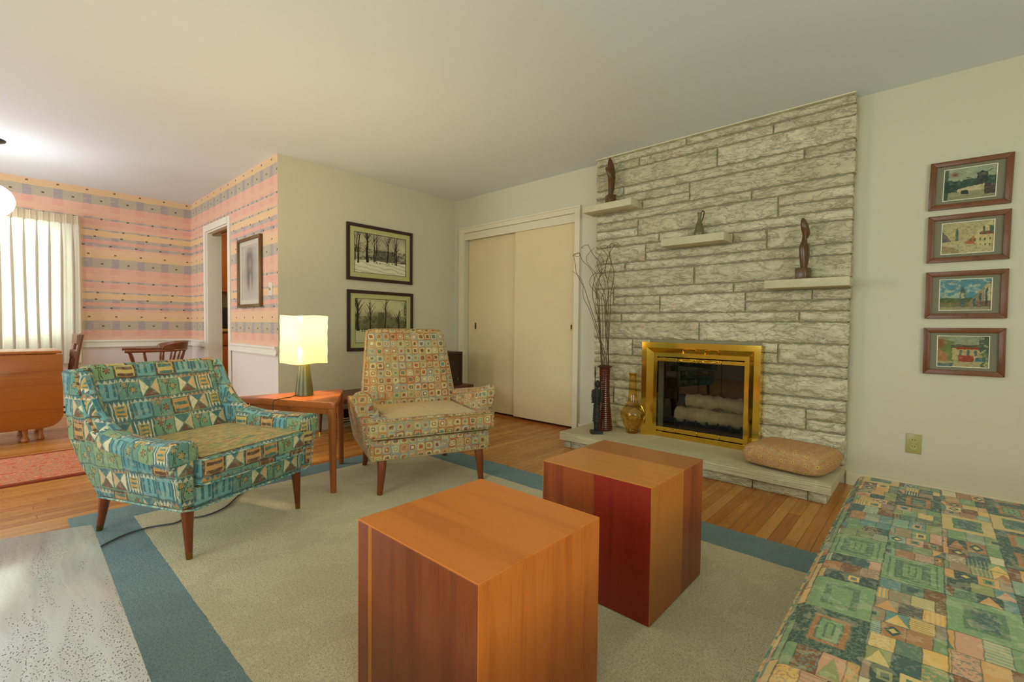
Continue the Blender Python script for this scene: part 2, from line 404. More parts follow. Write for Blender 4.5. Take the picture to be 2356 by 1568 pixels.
c = g.mix(box_*s3.band(0.25, 0.36), c, other); c = g.mix(box2*s3.band(0.25, 0.36), c, lin((70, 88, 74)))
c = g.mix(tri*s3.band(0.36, 0.48), c, other); c = g.mix(fleck*s3.band(0.48, 0.66)*0.75, c, other)
sedge = hx.lt(0.02).max(hx.gt(0.98)).max(hy.lt(0.03)).max(hy.gt(0.97))
c = g.mix(sedge*0.55, c, lin((60, 62, 46)))
# large nested frames
qx, qy = (gx-0.5).abs()*BW/BH, (gy-0.5).abs()
qd = (qx-0.19).max(qy)
big = g.mix(R1.gt(0.45), lin((58, 80, 64)), g.mix(R2.gt(0.5), lin((124, 150, 100)), lin((206, 170, 104))))
bc2 = g.mix(R1.gt(0.45), lin((168, 108, 56)), lin((88, 118, 84))); bc3 = g.mix(R2.gt(0.4), lin((124, 150, 100)), lin((72, 96, 84)))
C2 = g.mix(qd.lt(0.28), big, bc2); C2 = g.mix(qd.lt(0.17), C2, bc3)
spir = (((qd*9.0).fract()-0.5).abs().lt(0.15))*R3.gt(0.6)
C2 = g.mix(spir*0.8, C2, lin((74, 96, 78)))
C2 = g.mix(fleck*0.16, C2, lin((190, 180, 130)))
ge = gx.lt(0.008).max(gx.gt(0.992)).max(gy.lt(0.012)).max(gy.gt(0.988))
c = g.mix(R0.gt(0.76), c, C2); c = g.mix(ge*0.6, c, lin((54, 58, 44)))
blot = g.noise(g.vec(u*90, v*90, 3.0), 1.0, 3)
c = g.mix(blot.band(0.56, 1.0)*0.22, c, lin((182, 166, 116)))
fabric_finish(g, c, u, v); M['fabric_patchwork'] = g.mat

g = G('fabric_piping', 0.9, 0.1)
x, y, z = g.xyz(); nn = g.noise(g.vec(x*30, y*30, z*30), 1.0, 2)
g.color(g.ramp(nn, [(0.3, (76, 108, 92)), (0.45, (118, 150, 118)), (0.55, (208, 184, 124)), (0.65, (188, 140, 92))])); M['fabric_piping'] = g.mat
g = G('piping_tan', 0.9, 0.1)
x, y, z = g.xyz(); nn = g.noise(g.vec(x*40, y*40, z*40), 1.0, 2)
g.color(g.ramp(nn, [(0.3, (126, 104, 70)), (0.5, (176, 152, 104)), (0.7, (168, 128, 84))])); M['piping_tan'] = g.mat
g = G('piping_teal', 0.9, 0.1)
x, y, z = g.xyz(); nn = g.noise(g.vec(x*60, y*60, z*60), 1.0, 2)
g.color(g.ramp(nn, [(0.3, (70, 104, 106)), (0.5, (120, 164, 156)), (0.65, (206, 196, 160))])); M['piping_teal'] = g.mat
g = G('fabric_worn_tan', 0.92, 0.1)
u, v = uvxy(g); n = g.noise(g.vec(u*40, v*40, 0.0), 1.0, 4)
fabric_finish(g, g.ramp(n, [(0.3, (186, 160, 104)), (0.5, (206, 184, 132)), (0.7, (198, 166, 112))]), u, v); M['fabric_worn_tan'] = g.mat
g = G('fabric_flame', 0.92, 0.1)
u, v = uvxy(g); n = g.noise(g.vec(u*9, v*46, 0.0), 1.0, 4, 0.6, 0.8)
fabric_finish(g, g.ramp(n, [(0.32, (96, 124, 92)), (0.42, (150, 156, 100)), (0.5, (206, 176, 104)), (0.56, (176, 130, 82)), (0.64, (130, 150, 104))]), u, v); M['fabric_flame'] = g.mat
# hearth cushion: rust tweed with rows of yellow squares
g = G('fabric_tweed', 0.95, 0.1)
u, v = uvxy(g)
n = g.noise(g.vec(u*60, v*190, 0.0), 1.0, 3, 0.7); n2 = g.noise(g.vec(u*50, v*70, 5.0), 1.0, 2)
c = g.ramp(n*0.6+n2*0.4, [(0.34, (128, 124, 84)), (0.43, (196, 124, 84)), (0.50, (206, 158, 112)), (0.56, (166, 146, 104)), (0.62, (214, 182, 130)), (0.70, (190, 120, 84))])
a, b2 = ((u/0.062).fract()-0.5).abs()*0.062, ((v/0.05).fract()-0.5).abs()*0.05
c = g.mix(a.max(b2).lt(0.0075), c, lin((214, 188, 96))); c = g.mix(a.max(b2).lt(0.0035), c, lin((150, 100, 64)))
g.color(c); g.bump(n, 0.5, 0.003); M['fabric_tweed'] = g.mat

# glass, curtain, shade
def mixed(name, tint, gloss, f0=0.04):
    g = G(name); nt = g.nt; nt.nodes.remove(g.b)
    t = nt.nodes.new('ShaderNodeBsdfTransparent'); t.inputs[0].default_value = (*tint, 1)
    gl = nt.nodes.new('ShaderNodeBsdfGlossy'); gl.inputs['Roughness'].default_value = gloss
    lw = nt.nodes.new('ShaderNodeLayerWeight'); lw.inputs[0].default_value = 0.5
    f = X(g, lw.outputs['Facing']).pow(5.0)*(1-f0)+f0
    mm = nt.nodes.new('ShaderNodeMixShader'); nt.links.new(f.s, mm.inputs[0])
    nt.links.new(t.outputs[0], mm.inputs[1]); nt.links.new(gl.outputs[0], mm.inputs[2]); nt.links.new(mm.outputs[0], g.out.inputs[0])
    M[name] = g.mat
mixed('smoked_glass', (0.78, 0.77, 0.74), 0.02, 0.05)
mixed('window_glass', (0.96, 0.98, 0.96), 0.01, 0.03)
mixed('picture_glass', (0.99, 0.99, 0.985), 0.08, 0.0)
mixed('amber_glass', (0.90, 0.74, 0.36), 0.03, 0.05)
def cloth(name, c, tr, rough=0.9, see=0.0):
    g = G(name); nt = g.nt; nt.nodes.remove(g.b)
    d = nt.nodes.new('ShaderNodeBsdfDiffuse'); d.inputs[0].default_value = rgba(c)
    t = nt.nodes.new('ShaderNodeBsdfTranslucent'); t.inputs[0].default_value = rgba(c)
    mm = nt.nodes.new('ShaderNodeMixShader'); mm.inputs[0].default_value = tr
    nt.links.new(d.outputs[0], mm.inputs[1]); nt.links.new(t.outputs[0], mm.inputs[2])
    last = mm
    if see:
        p = nt.nodes.new('ShaderNodeBsdfTransparent'); m2 = nt.nodes.new('ShaderNodeMixShader'); m2.inputs[0].default_value = see
        nt.links.new(mm.outputs[0], m2.inputs[1]); nt.links.new(p.outputs[0], m2.inputs[2]); last = m2
    nt.links.new(last.outputs[0], g.out.inputs[0]); M[name] = g.mat
cloth('curtain_sheer', (238, 234, 220), 0.45, see=0.10)
cloth('curtain_fold', (222, 214, 198), 0.30)
cloth('curtain_header', (216, 200, 172), 0.25)
cloth('shade_paper', (252, 242, 210), 0.6)
def glow(name, c, k):
    g = G(name); g.b.inputs['Emission Color'].default_value = rgba(c); g.b.inputs['Emission Strength'].default_value = k
    g.color(lin(c)); M[name] = g.mat
glow('pendant_globe', (244, 242, 255), 19.0)

# ringed ceramic vase
g = G('vase_ringed', 0.16, 0.5)
x, y, z = g.xyz(); k = (z*62.0).fract()
g.color(g.mix((k-0.5).abs().lt(0.16), g.mix(g.noise(scale=9), lin((112, 46, 20)), lin((88, 34, 18))), lin((34, 18, 12))))
g.bump((k-0.5).abs(), 0.5, 0.003); M['vase_ringed'] = g.mat

# ------------------------------------------------------------------ mesh helpers
def link(o, parent=None):
    COL.objects.link(o)
    if parent is not None: o.parent = parent
    return o
def tag(o, label=None, cat=None, group=None, kind=None):
    if label: o['label'] = label
    if cat: o['category'] = cat
    if group: o['group'] = group
    if kind: o['kind'] = kind
    return o
def empty(name, loc=(0, 0, 0), rz=0.0, label=None, cat=None, group=None, kind=None):
    o = bpy.data.objects.new(name, None); o.empty_display_size = 0.1; COL.objects.link(o)
    o.location = loc; o.rotation_euler = (0, 0, rz); return tag(o, label, cat, group, kind)
UVK = [0]
def finish(name, bm, mat, parent=None, smooth=False, uv=True, uvf=None):
    bmesh.ops.recalc_face_normals(bm, faces=bm.faces)
    me = bpy.data.meshes.new(name)
    if uv:
        L = bm.loops.layers.uv.verify(); UVK[0] += 1; k1, k2 = (UVK[0]*0.317) % 1.0, (UVK[0]*0.731) % 1.0
        for f in bm.faces:
            n = f.normal; a = max(range(3), key=lambda i: abs(n[i]))
            for lp in f.loops:
                p = lp.vert.co
                q = (uvf(n, p) if uvf else None) or ((p.x, p.y) if a == 2 else (p.x+3.1, p.z) if a == 1 else (p.y+7.7, p.z))
                lp[L].uv = (q[0]+k1, q[1]+k2)
    bm.to_mesh(me); bm.free(); me.materials.append(M[mat])
    if smooth:
        for p in me.polygons: p.use_smooth = True
        try: me.set_sharp_from_angle(angle=math.radians(42))
        except Exception: pass
    return link(bpy.data.objects.new(name, me), parent)
def bevel(bm, w, seg=2, edges=None):
    if w > 0:
        bmesh.ops.bevel(bm, geom=list(edges if edges is not None else bm.edges), offset=w, segments=seg, affect='EDGES', profile=0.5, clamp_overlap=True)
def hexa_bm(pts, bm=None):
    bm = bm or bmesh.new(); v = [bm.verts.new(p) for p in pts]
    for f in ((0, 3, 2, 1), (4, 5, 6, 7), (0, 1, 5, 4), (1, 2, 6, 5), (2, 3, 7, 6), (3, 0, 4, 7)): bm.faces.new([v[i] for i in f])
    return bm
def box_bm(x0, y0, z0, x1, y1, z1, bm=None):
    return hexa_bm([(x0, y0, z0), (x1, y0, z0), (x1, y1, z0), (x0, y1, z0), (x0, y0, z1), (x1, y0, z1), (x1, y1, z1), (x0, y1, z1)], bm)
def box(name, a, b, mat, parent=None, bev=0.0, seg=2, smooth=None):
    a, b = [min(p, q) for p, q in zip(a, b)], [max(p, q) for p, q in zip(a, b)]
    bm = box_bm(*a, *b); bevel(bm, bev, seg)
    return finish(name, bm, mat, parent, smooth=bool(bev) if smooth is None else smooth)
def hexa(name, pts, mat, parent=None, bev=0.0, seg=3):
    bm = hexa_bm(pts); bmesh.ops.recalc_face_normals(bm, faces=bm.faces); bevel(bm, bev, seg)
    return finish(name, bm, mat, parent, smooth=bool(bev))
def boxes(name, lst, mat, parent=None):
    bm = bmesh.new()
    for b in lst: box_bm(*b, bm=bm)
    return finish(name, bm, mat, parent)
def lathe(name, prof, mat, parent=None, seg=32, loc=(0, 0, 0), cap=True, sx=1.0, sy=1.0, twist=None):
    bm = bmesh.new(); rings = []
    for r, z in prof:
        rings.append([bm.verts.new((loc[0]+sx*r*math.cos(2*PI*i/seg), loc[1]+sy*r*math.sin(2*PI*i/seg), loc[2]+z)) for i in range(seg)])
    for a, b in zip(rings, rings[1:]):
        for i in range(seg): bm.faces.new((a[i], a[(i+1) % seg], b[(i+1) % seg], b[i]))
    if cap: bm.faces.new(rings[0][::-1]); bm.faces.new(rings[-1])
    return finish(name, bm, mat, parent, smooth=True)
def smooth_path(pts, n=6):
    P = [Vector(p) for p in pts]; out = []
    for i in range(len(P)-1):
        p0, p1, p2, p3 = P[max(i-1, 0)], P[i], P[i+1], P[min(i+2, len(P)-1)]
        for k in range(n):
            t = k/n
            out.append(0.5*((2*p1)+(p2-p0)*t+(2*p0-5*p1+4*p2-p3)*t*t+(3*p1-p0-3*p2+p3)*t**3))
    out.append(P[-1]); return out
def tube_bm(path, r, seg=8, bm=None, closed=False, flat=1.0):
    bm = bm or bmesh.new(); path = [Vector(p) for p in path]; n = len(path)
    rad = r if callable(r) else (lambda t: r)
    rings = []; prev = None
    for i, p in enumerate(path):
        d = (path[(i+1) % n]-path[i-1]) if closed else (path[min(i+1, n-1)]-path[max(i-1, 0)])
        d.normalize()
        if prev is None:
            a = d.orthogonal().normalized()
            if abs(d.z) < 0.9: a = d.cross(Vector((0, 0, 1))).normalized()
        else: a = (prev-d*prev.dot(d)).normalized()
        prev = a; b = d.cross(a); R = rad(i/max(1, n-1))
        rings.append([bm.verts.new(p+R*(math.cos(2*PI*k/seg)*a+flat*math.sin(2*PI*k/seg)*b)) for k in range(seg)])
    pairs = list(zip(rings, rings[1:]))+([(rings[-1], rings[0])] if closed else [])
    for A, B in pairs:
        for k in range(seg): bm.faces.new((A[k], A[(k+1) % seg], B[(k+1) % seg], B[k]))
    if not closed: bm.faces.new(rings[0][::-1]); bm.faces.new(rings[-1])
    return bm
def tube(name, path, r, mat, parent=None, seg=8, closed=False, flat=1.0):
    return finish(name, tube_bm(path, r, seg, None, closed, flat), mat, parent, smooth=True)
def prism(name, poly, axis, f0, f1, mat, parent=None, bev=0.0, seg=3):
    """poly: 2-D points; axis 'x': poly is (y,z) and f gives x per point (callable or number); 'z': poly is (x,y); 'y': poly is (x,z)."""
    bm = bmesh.new()
    def pt(p, f):
        q = f(*p) if callable(f) else f
        return (q, p[0], p[1]) if axis == 'x' else (p[0], q, p[1]) if axis == 'y' else (p[0], p[1], q)
    A = [bm.verts.new(pt(p, f0)) for p in poly]; B = [bm.verts.new(pt(p, f1)) for p in poly]
    bm.faces.new(A); bm.faces.new(B[::-1]); n = len(poly)
    for i in range(n): bm.faces.new((A[i], B[i], B[(i+1) % n], A[(i+1) % n]))
    bmesh.ops.recalc_face_normals(bm, faces=bm.faces); bevel(bm, bev, seg)
    return finish(name, bm, mat, parent, smooth=bool(bev))
def pillow_bm(w, d, h, n=3.2, nx=28, ny=28, edge=0.35, base=0.0, crown=1.0):
    """A stuffed pad: x,y in +-w/2,+-d/2, thickness h, thin at the rim."""
    bm = bmesh.new(); grid = {}
    for s in (1, -1):
        for i in range(nx+1):
            for j in range(ny+1):
                a, b = 2*i/nx-1, 2*j/ny-1
                rim = abs(a) == 1 or abs(b) == 1
                if rim and s == -1: grid[s, i, j] = grid[1, i, j]; continue
                t = (1-abs(a)**n)*(1-abs(b)**n)
                th = (max(0, t)**0.30)*h/2
                x = a*w/2*(1-0.05*(b*b)*abs(a)); y = b*d/2*(1-0.05*(a*a)*abs(b))
                grid[s, i, j] = bm.verts.new((x, y, h/2+s*th))
    for s in (1, -1):
        for i in range(nx):
            for j in range(ny):
                q = [grid[s, i, j], grid[s, i+1, j], grid[s, i+1, j+1], grid[s, i, j+1]]
                bm.faces.new(q if s == 1 else q[::-1])
    return bm
def copy_tree(o, parent=None):
    c = o.copy(); COL.objects.link(c); c.parent = parent
    for ch in list(o.children): copy_tree(ch, c)
    return c
def struct(o): o['kind'] = 'structure'; return o

# ================================================================== THE ROOM
XR, YP, XS, YB, ZC = 3.645, 4.205, 1.647, 6.86, 2.44
YS, XW = -2.2, -2.4
T = 0.12
# floor: subfloor with strip planks (running along X) as its parts
floor = struct(box('floor', (XW-T, YS-T, -0.12), (XR+0.6, 7.98, -0.019), 'subfloor'))
PW = 0.0572
lengths = (0.61, 0.92, 1.22, 1.53, 1.83)
plank_me = {}
def plank_mesh(L):
    if L not in plank_me:
        bm = box_bm(0.0004, 0.0004, -0.018, L-0.0006, PW-0.0006, 0.0)
        top = [e for e in bm.edges if all(abs(v.co.z) < 1e-6 for v in e.verts)]
        bevel(bm, 0.0012, 1, top)
        bmesh.ops.recalc_face_normals(bm, faces=bm.faces)
        me = bpy.data.meshes.new('plank'); bm.to_mesh(me); bm.free(); me.materials.append(M['floor_oak']); plank_me[L] = me
    return plank_me[L]
camv = Vector((0, 0, 0.985))
def pix(P):
    d = Vector(P)-camv; zc = d.dot(fw)
    if zc < 0.15: return None
    return (1178+CAM_F*d.dot(rt2)/zc, 784-CAM_F*d.dot(up2)/zc)
def hidden_by_rug(x0, x1, y):
    return 0.24 < y < 3.12 and x0 > 0.24 and x1 < 2.36
planks = []
rp = random.Random(3)
yy = YS
while yy < 7.9:
    xx = XW-rp.random()*1.2
    while xx < XR+0.1:
        L = rp.choice(lengths); planks.append((xx, yy, L)); xx += L
    yy += PW
def plank_score(p):
    x0, y0, L = p
    if hidden_by_rug(x0, x0+L, y0): return 0
    s = 0
    for i in range(5):
        x = x0+L*(i+0.5)/5; q = pix((x, y0, 0))
        if q and -40 < q[0] < 2400 and 900 < q[1] < 1610 and not (0.24 < y0 < 3.12 and 0.24 < x < 2.36):
            if x > 3.1 and 0.4 < y0 < 2.2: continue
            d = (Vector((x, y0, 0))-camv).length; s += 1/d**2
    return s*L
order = sorted(planks, key=plank_score, reverse=True)
top = [p for p in order[:285] if plank_score(p) > 0]
rest = order[len(top):]
for x0, y0, L in top:
    o = bpy.data.objects.new('plank', plank_mesh(L)); o.location = (x0, y0, 0); link(o, floor)
bm = bmesh.new()
for x0, y0, L in rest:
    x1 = min(x0+L, XR+0.1)
    if x1-x0 > 0.02: box_bm(x0+0.0004, y0+0.0004, -0.018, x1-0.0006, y0+PW-0.0006, 0.0, bm=bm)
o = finish('strip_flooring', bm, 'floor_oak', floor); o['kind'] = 'stuff'

struct(box('ceiling', (XW-T, YS-T, ZC), (XR+0.75, 7.98, ZC+0.1), 'ceiling_paint'))

# right-hand wall with the closet and firebox openings
CY0, CY1, CZ = 2.497, 4.03, 2.045
FY0, FY1, FZ0, FZ1 = 0.90, 1.665, 0.13, 0.80
struct(boxes('wall_right', [
    (XR, YS-T, 0, XR+T, FY0, ZC), (XR, FY0, 0, XR+T, FY1, FZ0), (XR, FY0, FZ1, XR+T, FY1, ZC), (XR, FY1, 0, XR+T, CY0, ZC),
    (XR, CY0, CZ, XR+T, CY1, ZC), (XR, CY1, 0, XR+T, YP+0.12, ZC),
    (XR+T+0.5, CY0-0.1, 0, XR+T+0.55, CY1+0.1, ZC), (XR+T, CY0-0.1, 0, XR+T+0.5, CY0-0.05, ZC), (XR+T, CY1+0.05, 0, XR+T+0.5, CY1+0.1, ZC)], 'wall_paint'))
struct(boxes('wall_far', [(XS+0.14, YP, 0, XR, YP+0.12, ZC)], 'wall_paint'))
# behind the camera: walls with the daylight windows
W2 = (-0.9, 1.8, 0.67, 2.17)
struct(boxes('wall_south', [(XW-T, YS-T, 0, W2[0], YS, ZC), (W2[1], YS-T, 0, XR, YS, ZC), (W2[0], YS-T, 0, W2[1], YS, W2[2]), (W2[0], YS-T, W2[3], W2[1], YS, ZC)], 'wall_paint'))
W3 = (0.2, 2.4, 0.8, 2.1)
W4 = (4.7, 6.2, 0.8, 2.1)  # unseen opening added to let fill light into the dining end
struct(boxes('wall_west', [(XW-T, YS, 0, XW, W3[0], ZC), (XW-T, W3[1], 0, XW, W4[0], ZC), (XW-T, W4[1], 0, XW, YB+T, ZC)]+[b for q in (W3, W4) for b in ((XW-T, q[0], 0, XW, q[1], q[2]), (XW-T, q[0], q[3], XW, q[1], ZC))], 'wall_paint'))
# dining end: window wall and doorway wall, papered above the chair rail
W1 = (-0.95, 0.50, 0.80, 2.02)
RZ = 0.715
wallb = struct(boxes('wall_back', [(XW, YB, 0, W1[0], YB+T, ZC), (W1[1], YB, 0, XS+0.14, YB+T, ZC), (W1[0], YB, 0, W1[1], YB+T, W1[2]), (W1[0], YB, W1[3], W1[1], YB+T, ZC)], 'wainscot_paint'))
w = 0.006
boxes('wallpaper', [(XW, YB-w, RZ, W1[0], YB-0.0005, ZC), (W1[1], YB-w, RZ, XS, YB-0.0005, ZC), (W1[0], YB-w, RZ, W1[1], YB-0.0005, W1[2]), (W1[0], YB-w, W1[3], W1[1], YB-0.0005, ZC)], 'wallpaper_back', wallb)
DY0, DY1, DZ = 5.468, 6.20, 2.02
walls = struct(boxes('wall_side', [(XS, YP, 0, XS+0.14, DY0, ZC), (XS, DY1, 0, XS+0.14, YB, ZC), (XS, DY0, DZ, XS+0.14, DY1, ZC)], 'wainscot_paint'))
boxes('wallpaper', [(XS-w, YP+0.0, RZ, XS-0.0005, DY0, ZC), (XS-w, DY1, RZ, XS-0.0005, YB-w, ZC), (XS-w, DY0, DZ, XS-0.0005, DY1, ZC)], 'wallpaper_side', walls)
# the painted return of the picture wall, flush with the paper edge
box('painted_return', (XS-w, YP-0.002, 0), (XS+0.14, YP, ZC), 'wall_paint', walls)
# kitchen shell
struct(boxes('wall_kitchen', [(XS+0.02, 7.86, 0, XR+0.7, 7.98, ZC)], 'wall_paint'))
struct(boxes('wall_pantry', [(XR+0.6, YP+0.12, 0, XR+0.72, 7.86, ZC)], 'wall_paint'))
struct(boxes('wall_passage', [(XS+0.02, YB+T, 0, XS+0.14, 7.86, ZC)], 'wall_paint'))

# chair rails, baseboards
def rail(name, segs, axis):
    bm = bmesh.new()
    for a, b in segs:
        if axis == 'x':
            box_bm(a, YB-0.035, 0.765, b, YB-w, 0.785, bm); box_bm(a, YB-0.022, 0.715, b, YB-w, 0.765, bm); box_bm(a, YB-0.028, 0.705, b, YB, 0.718, bm)
        else:
            box_bm(XS-0.035, a, 0.765, XS-w, b, 0.785, bm); box_bm(XS-0.022, a, 0.715, XS-w, b, 0.765, bm); box_bm(XS-0.028, a, 0.705, XS, b, 0.718, bm)
    return struct(finish(name, bm, 'white_trim'))
rail('trim_1', [(0.60, XS)], 'x')
rail('trim_2', [(YP+0.004, 5.397), (6.275, YB-0.04)], 'y')
struct(boxes('baseboard_right', [(XR-0.014, YS, 0, XR, 0.38, 0.085), (XR-0.014, 2.235, 0, XR, 2.43, 0.085), (XR-0.014, 4.10, 0, XR, YP, 0.085)], 'trim_paint'))
struct(boxes('baseboard_far', [(XS+0.0, YP-0.014, 0, XR-0.014, YP-0.002, 0.085)], 'trim_paint'))
struct(boxes('baseboard_side', [(XS-0.014, YP, 0, XS, 5.397, 0.09), (XS-0.014, 6.275, 0, XS, YB-0.014, 0.09)], 'white_trim'))
struct(boxes('baseboard_back', [(XW, YB-0.014, 0, XS-0.014, YB, 0.09)], 'white_trim'))
# kitchen doorway casing with jambs
dk = struct(empty('door_1')); 
boxes('casing', [(XS-0.016, DY0-0.07, 0, XS-w, DY0, DZ+0.07), (XS-0.024, DY1, 0, XS-w, DY1+0.07, DZ+0.07), (XS-0.024, DY0, DZ, XS-w, DY1, DZ+0.07)], 'white_trim', dk)
boxes('jamb', [(XS-0.006, DY0, 0, XS+0.1402, DY0+0.015, DZ), (XS-0.006, DY1-0.015, 0, XS+0.1402, DY1, DZ), (XS-0.006, DY0+0.015, DZ-0.015, XS+0.1402, DY1-0.015, DZ)], 'white_trim', dk)
box('track', (XS+0.045, DY0+0.016, DZ-0.035), (XS+0.085, DY1-0.016, DZ-0.0155), 'old_brass', dk)

# windows
def window(name, axis, pos, a, b, z0, z1, nv, inner):
    e = struct(empty(name))
    def bx(n, u0, v0, u1, v1, d0, d1, mat):
        if axis == 'y': return box(n, (u0, pos+d0, v0), (u1, pos+d1, v1), mat, e)
        return box(n, (pos+d0, u0, v0), (pos+d1, u1, v1), mat, e)
    k = 0.05
    bx('frame', a, z0, a+k, z1, 0, 0.06, 'window_white'); bx('frame', b-k, z0, b, z1, 0, 0.06, 'window_white')
    bx('frame', a+k, z0, b-k, z0+k, 0, 0.06, 'window_white'); bx('frame', a+k, z1-k, b-k, z1, 0, 0.06, 'window_white')
    zm = (z0+z1)/2-0.05
    if inner: bx('meeting_rail', a+k, zm-0.025, b-k, zm+0.025, 0.005, 0.05, 'window_white')
    for i in range(1, nv): 
        u = a+(b-a)*i/nv; bx('mullion', u-0.02, z0+k, u+0.02, z1-k, 0.006, 0.049, 'window_white')
    bx('pane', a+k, z0+k, b-k, z1-k, 0.024, 0.030, 'window_glass')
window('window_1', 'y', YB+0.03, *W1, 2, True)
window('window_2', 'y', YS-0.09, *W2, 3, False)
window('window_3', 'x', XW-0.09, *W3, 2, False)
window('fill_window', 'x', XW-0.09, *W4, 2, False)  # added window, out of view, for the dining fill light

# ------------------------------------------------------------------ closet
cl = struct(empty('door_2'))
co = 2.436; cn = 4.10
boxes('casing', [(XR-0.02, co, 0, XR, CY0, 2.107), (XR-0.02, CY1, 0, XR, cn, 2.107), (XR-0.02, CY0, CZ, XR, CY1, 2.107)], 'trim_paint', cl)
boxes('casing_bead', [(XR-0.028, co, 0, XR-0.02, co+0.016, 2.107), (XR-0.028, cn-0.016, 0, XR-0.02, cn, 2.107), (XR-0.028, co+0.016, 2.091, XR-0.02, cn-0.016, 2.107)], 'trim_paint', cl)
box('track_fascia', (XR+0.002, CY0+0.001, 1.965), (XR+0.018, CY1-0.001, CZ-0.001), 'trim_paint', cl)
box('threshold', (XR-0.016, CY0+0.001, 0.0), (XR+T, CY1-0.001, 0.014), 'sill_wood', cl)
def sliding(y0, y1, x, pull_y):
    d = box('sliding_door', (x, y0, 0.032), (x+0.03, y1, 2.0), 'closet_door_paint', cl, bev=0.003, seg=1)
    box('pull_plate', (x-0.002, pull_y-0.012, 0.945), (x+0.0005, pull_y+0.012, 1.022), 'old_brass', d)
    box('pull_recess', (x-0.0026, pull_y-0.006, 0.962), (x-0.001, pull_y+0.006, 1.005), 'dark_gap', d)
sliding(CY0+0.004, 3.275, XR+0.022, 2.545)
sliding(3.235, CY1-0.004, XR+0.062, 3.905)
box('gap_shadow', (XR+0.10, CY0+0.01, 0.0145), (XR+T, CY1-0.01, 2.0), 'dark_gap', cl)

# ------------------------------------------------------------------ stone chimney breast
SX = 3.544
ST = [(2.222,1.433,2.377,2.44),(1.433,0.385,2.377,2.44),(2.222,1.819,2.3063,2.377),(1.819,0.837,2.3063,2.377),(0.837,0.385,2.3063,2.377),(2.222,1.202,2.1649,2.3063),(1.202,0.385,2.1649,2.3063),(2.222,1.959,2.0942,2.1649),(1.959,0.652,2.0942,2.1649),(0.652,0.385,2.0942,2.1649),(2.222,1.401,2.0235,2.0942),(2.222,1.788,1.9528,2.0235),(1.788,1.399,1.9528,2.0235),(1.4,0.385,1.9528,2.0942),(2.222,0.964,1.8821,1.9528),(0.964,0.385,1.8821,1.9528),(2.222,1.821,1.8114,1.8821),(2.222,1.82,1.7407,1.8114),(1.82,0.797,1.7407,1.8821),(0.797,0.385,1.8114,1.8821),(0.796,0.385,1.7407,1.8114),(2.222,1.636,1.67,1.7407),(1.636,0.385,1.67,1.7407),(2.222,1.749,1.5286,1.67),(1.75,1.079,1.5993,1.67),(1.079,0.861,1.5993,1.67),(1.748,0.859,1.5286,1.5993),(0.86,0.385,1.5286,1.67),(2.222,1.931,1.4579,1.5286),(1.931,0.385,1.4579,1.5286),(2.222,1.352,1.3165,1.4579),(1.352,0.385,1.3165,1.4579),(2.222,2.036,1.1751,1.3165),(2.036,1.068,1.2458,1.3165),(1.068,0.385,1.2458,1.3165),(2.035,1.619,1.1751,1.2458),(1.618,0.986,1.1044,1.2458),(2.222,1.617,1.1044,1.1751),(0.986,0.584,1.1751,1.2458),(0.584,0.385,1.1751,1.2458),(0.985,0.385,1.1044,1.1751),(2.222,1.958,1.0337,1.1044),(1.958,0.654,1.0337,1.1044),(0.654,0.385,1.0337,1.1044),(2.222,1.304,0.8923,1.0337),(1.304,0.385,0.8923,1.0337),(2.222,1.849,0.7509,0.8923),(1.85,1.69,0.8216,0.8923),(1.848,1.69,0.7509,0.8216),(0.875,0.773,0.8216,0.8923),(0.875,0.771,0.7509,0.8216),(0.772,0.385,0.7509,0.8923),(2.222,1.69,0.6802,0.7509),(0.875,0.385,0.6802,0.7509),(2.222,1.69,0.5388,0.6802),(0.875,0.385,0.5388,0.6802),(2.222,1.69,0.4681,0.5388),(0.875,0.385,0.4681,0.5388),(2.222,2.019,0.3974,0.4681),(2.222,2.018,0.3267,0.3974),(2.019,1.69,0.3267,0.4681),(0.875,0.598,0.3267,0.4681),(0.599,0.385,0.3974,0.4681),(0.597,0.385,0.3267,0.3974),(2.222,1.69,0.1853,0.3267),(0.875,0.385,0.1853,0.3267)]
fp = struct(boxes('wall_stone', [(SX+0.016, 0.392, 0.13, XR, FY0, ZC), (SX+0.016, FY1, 0.13, XR, 2.215, ZC), (SX+0.016, FY0, FZ1, XR, FY1, ZC)], 'mortar'))
rs = np.random.RandomState(5)
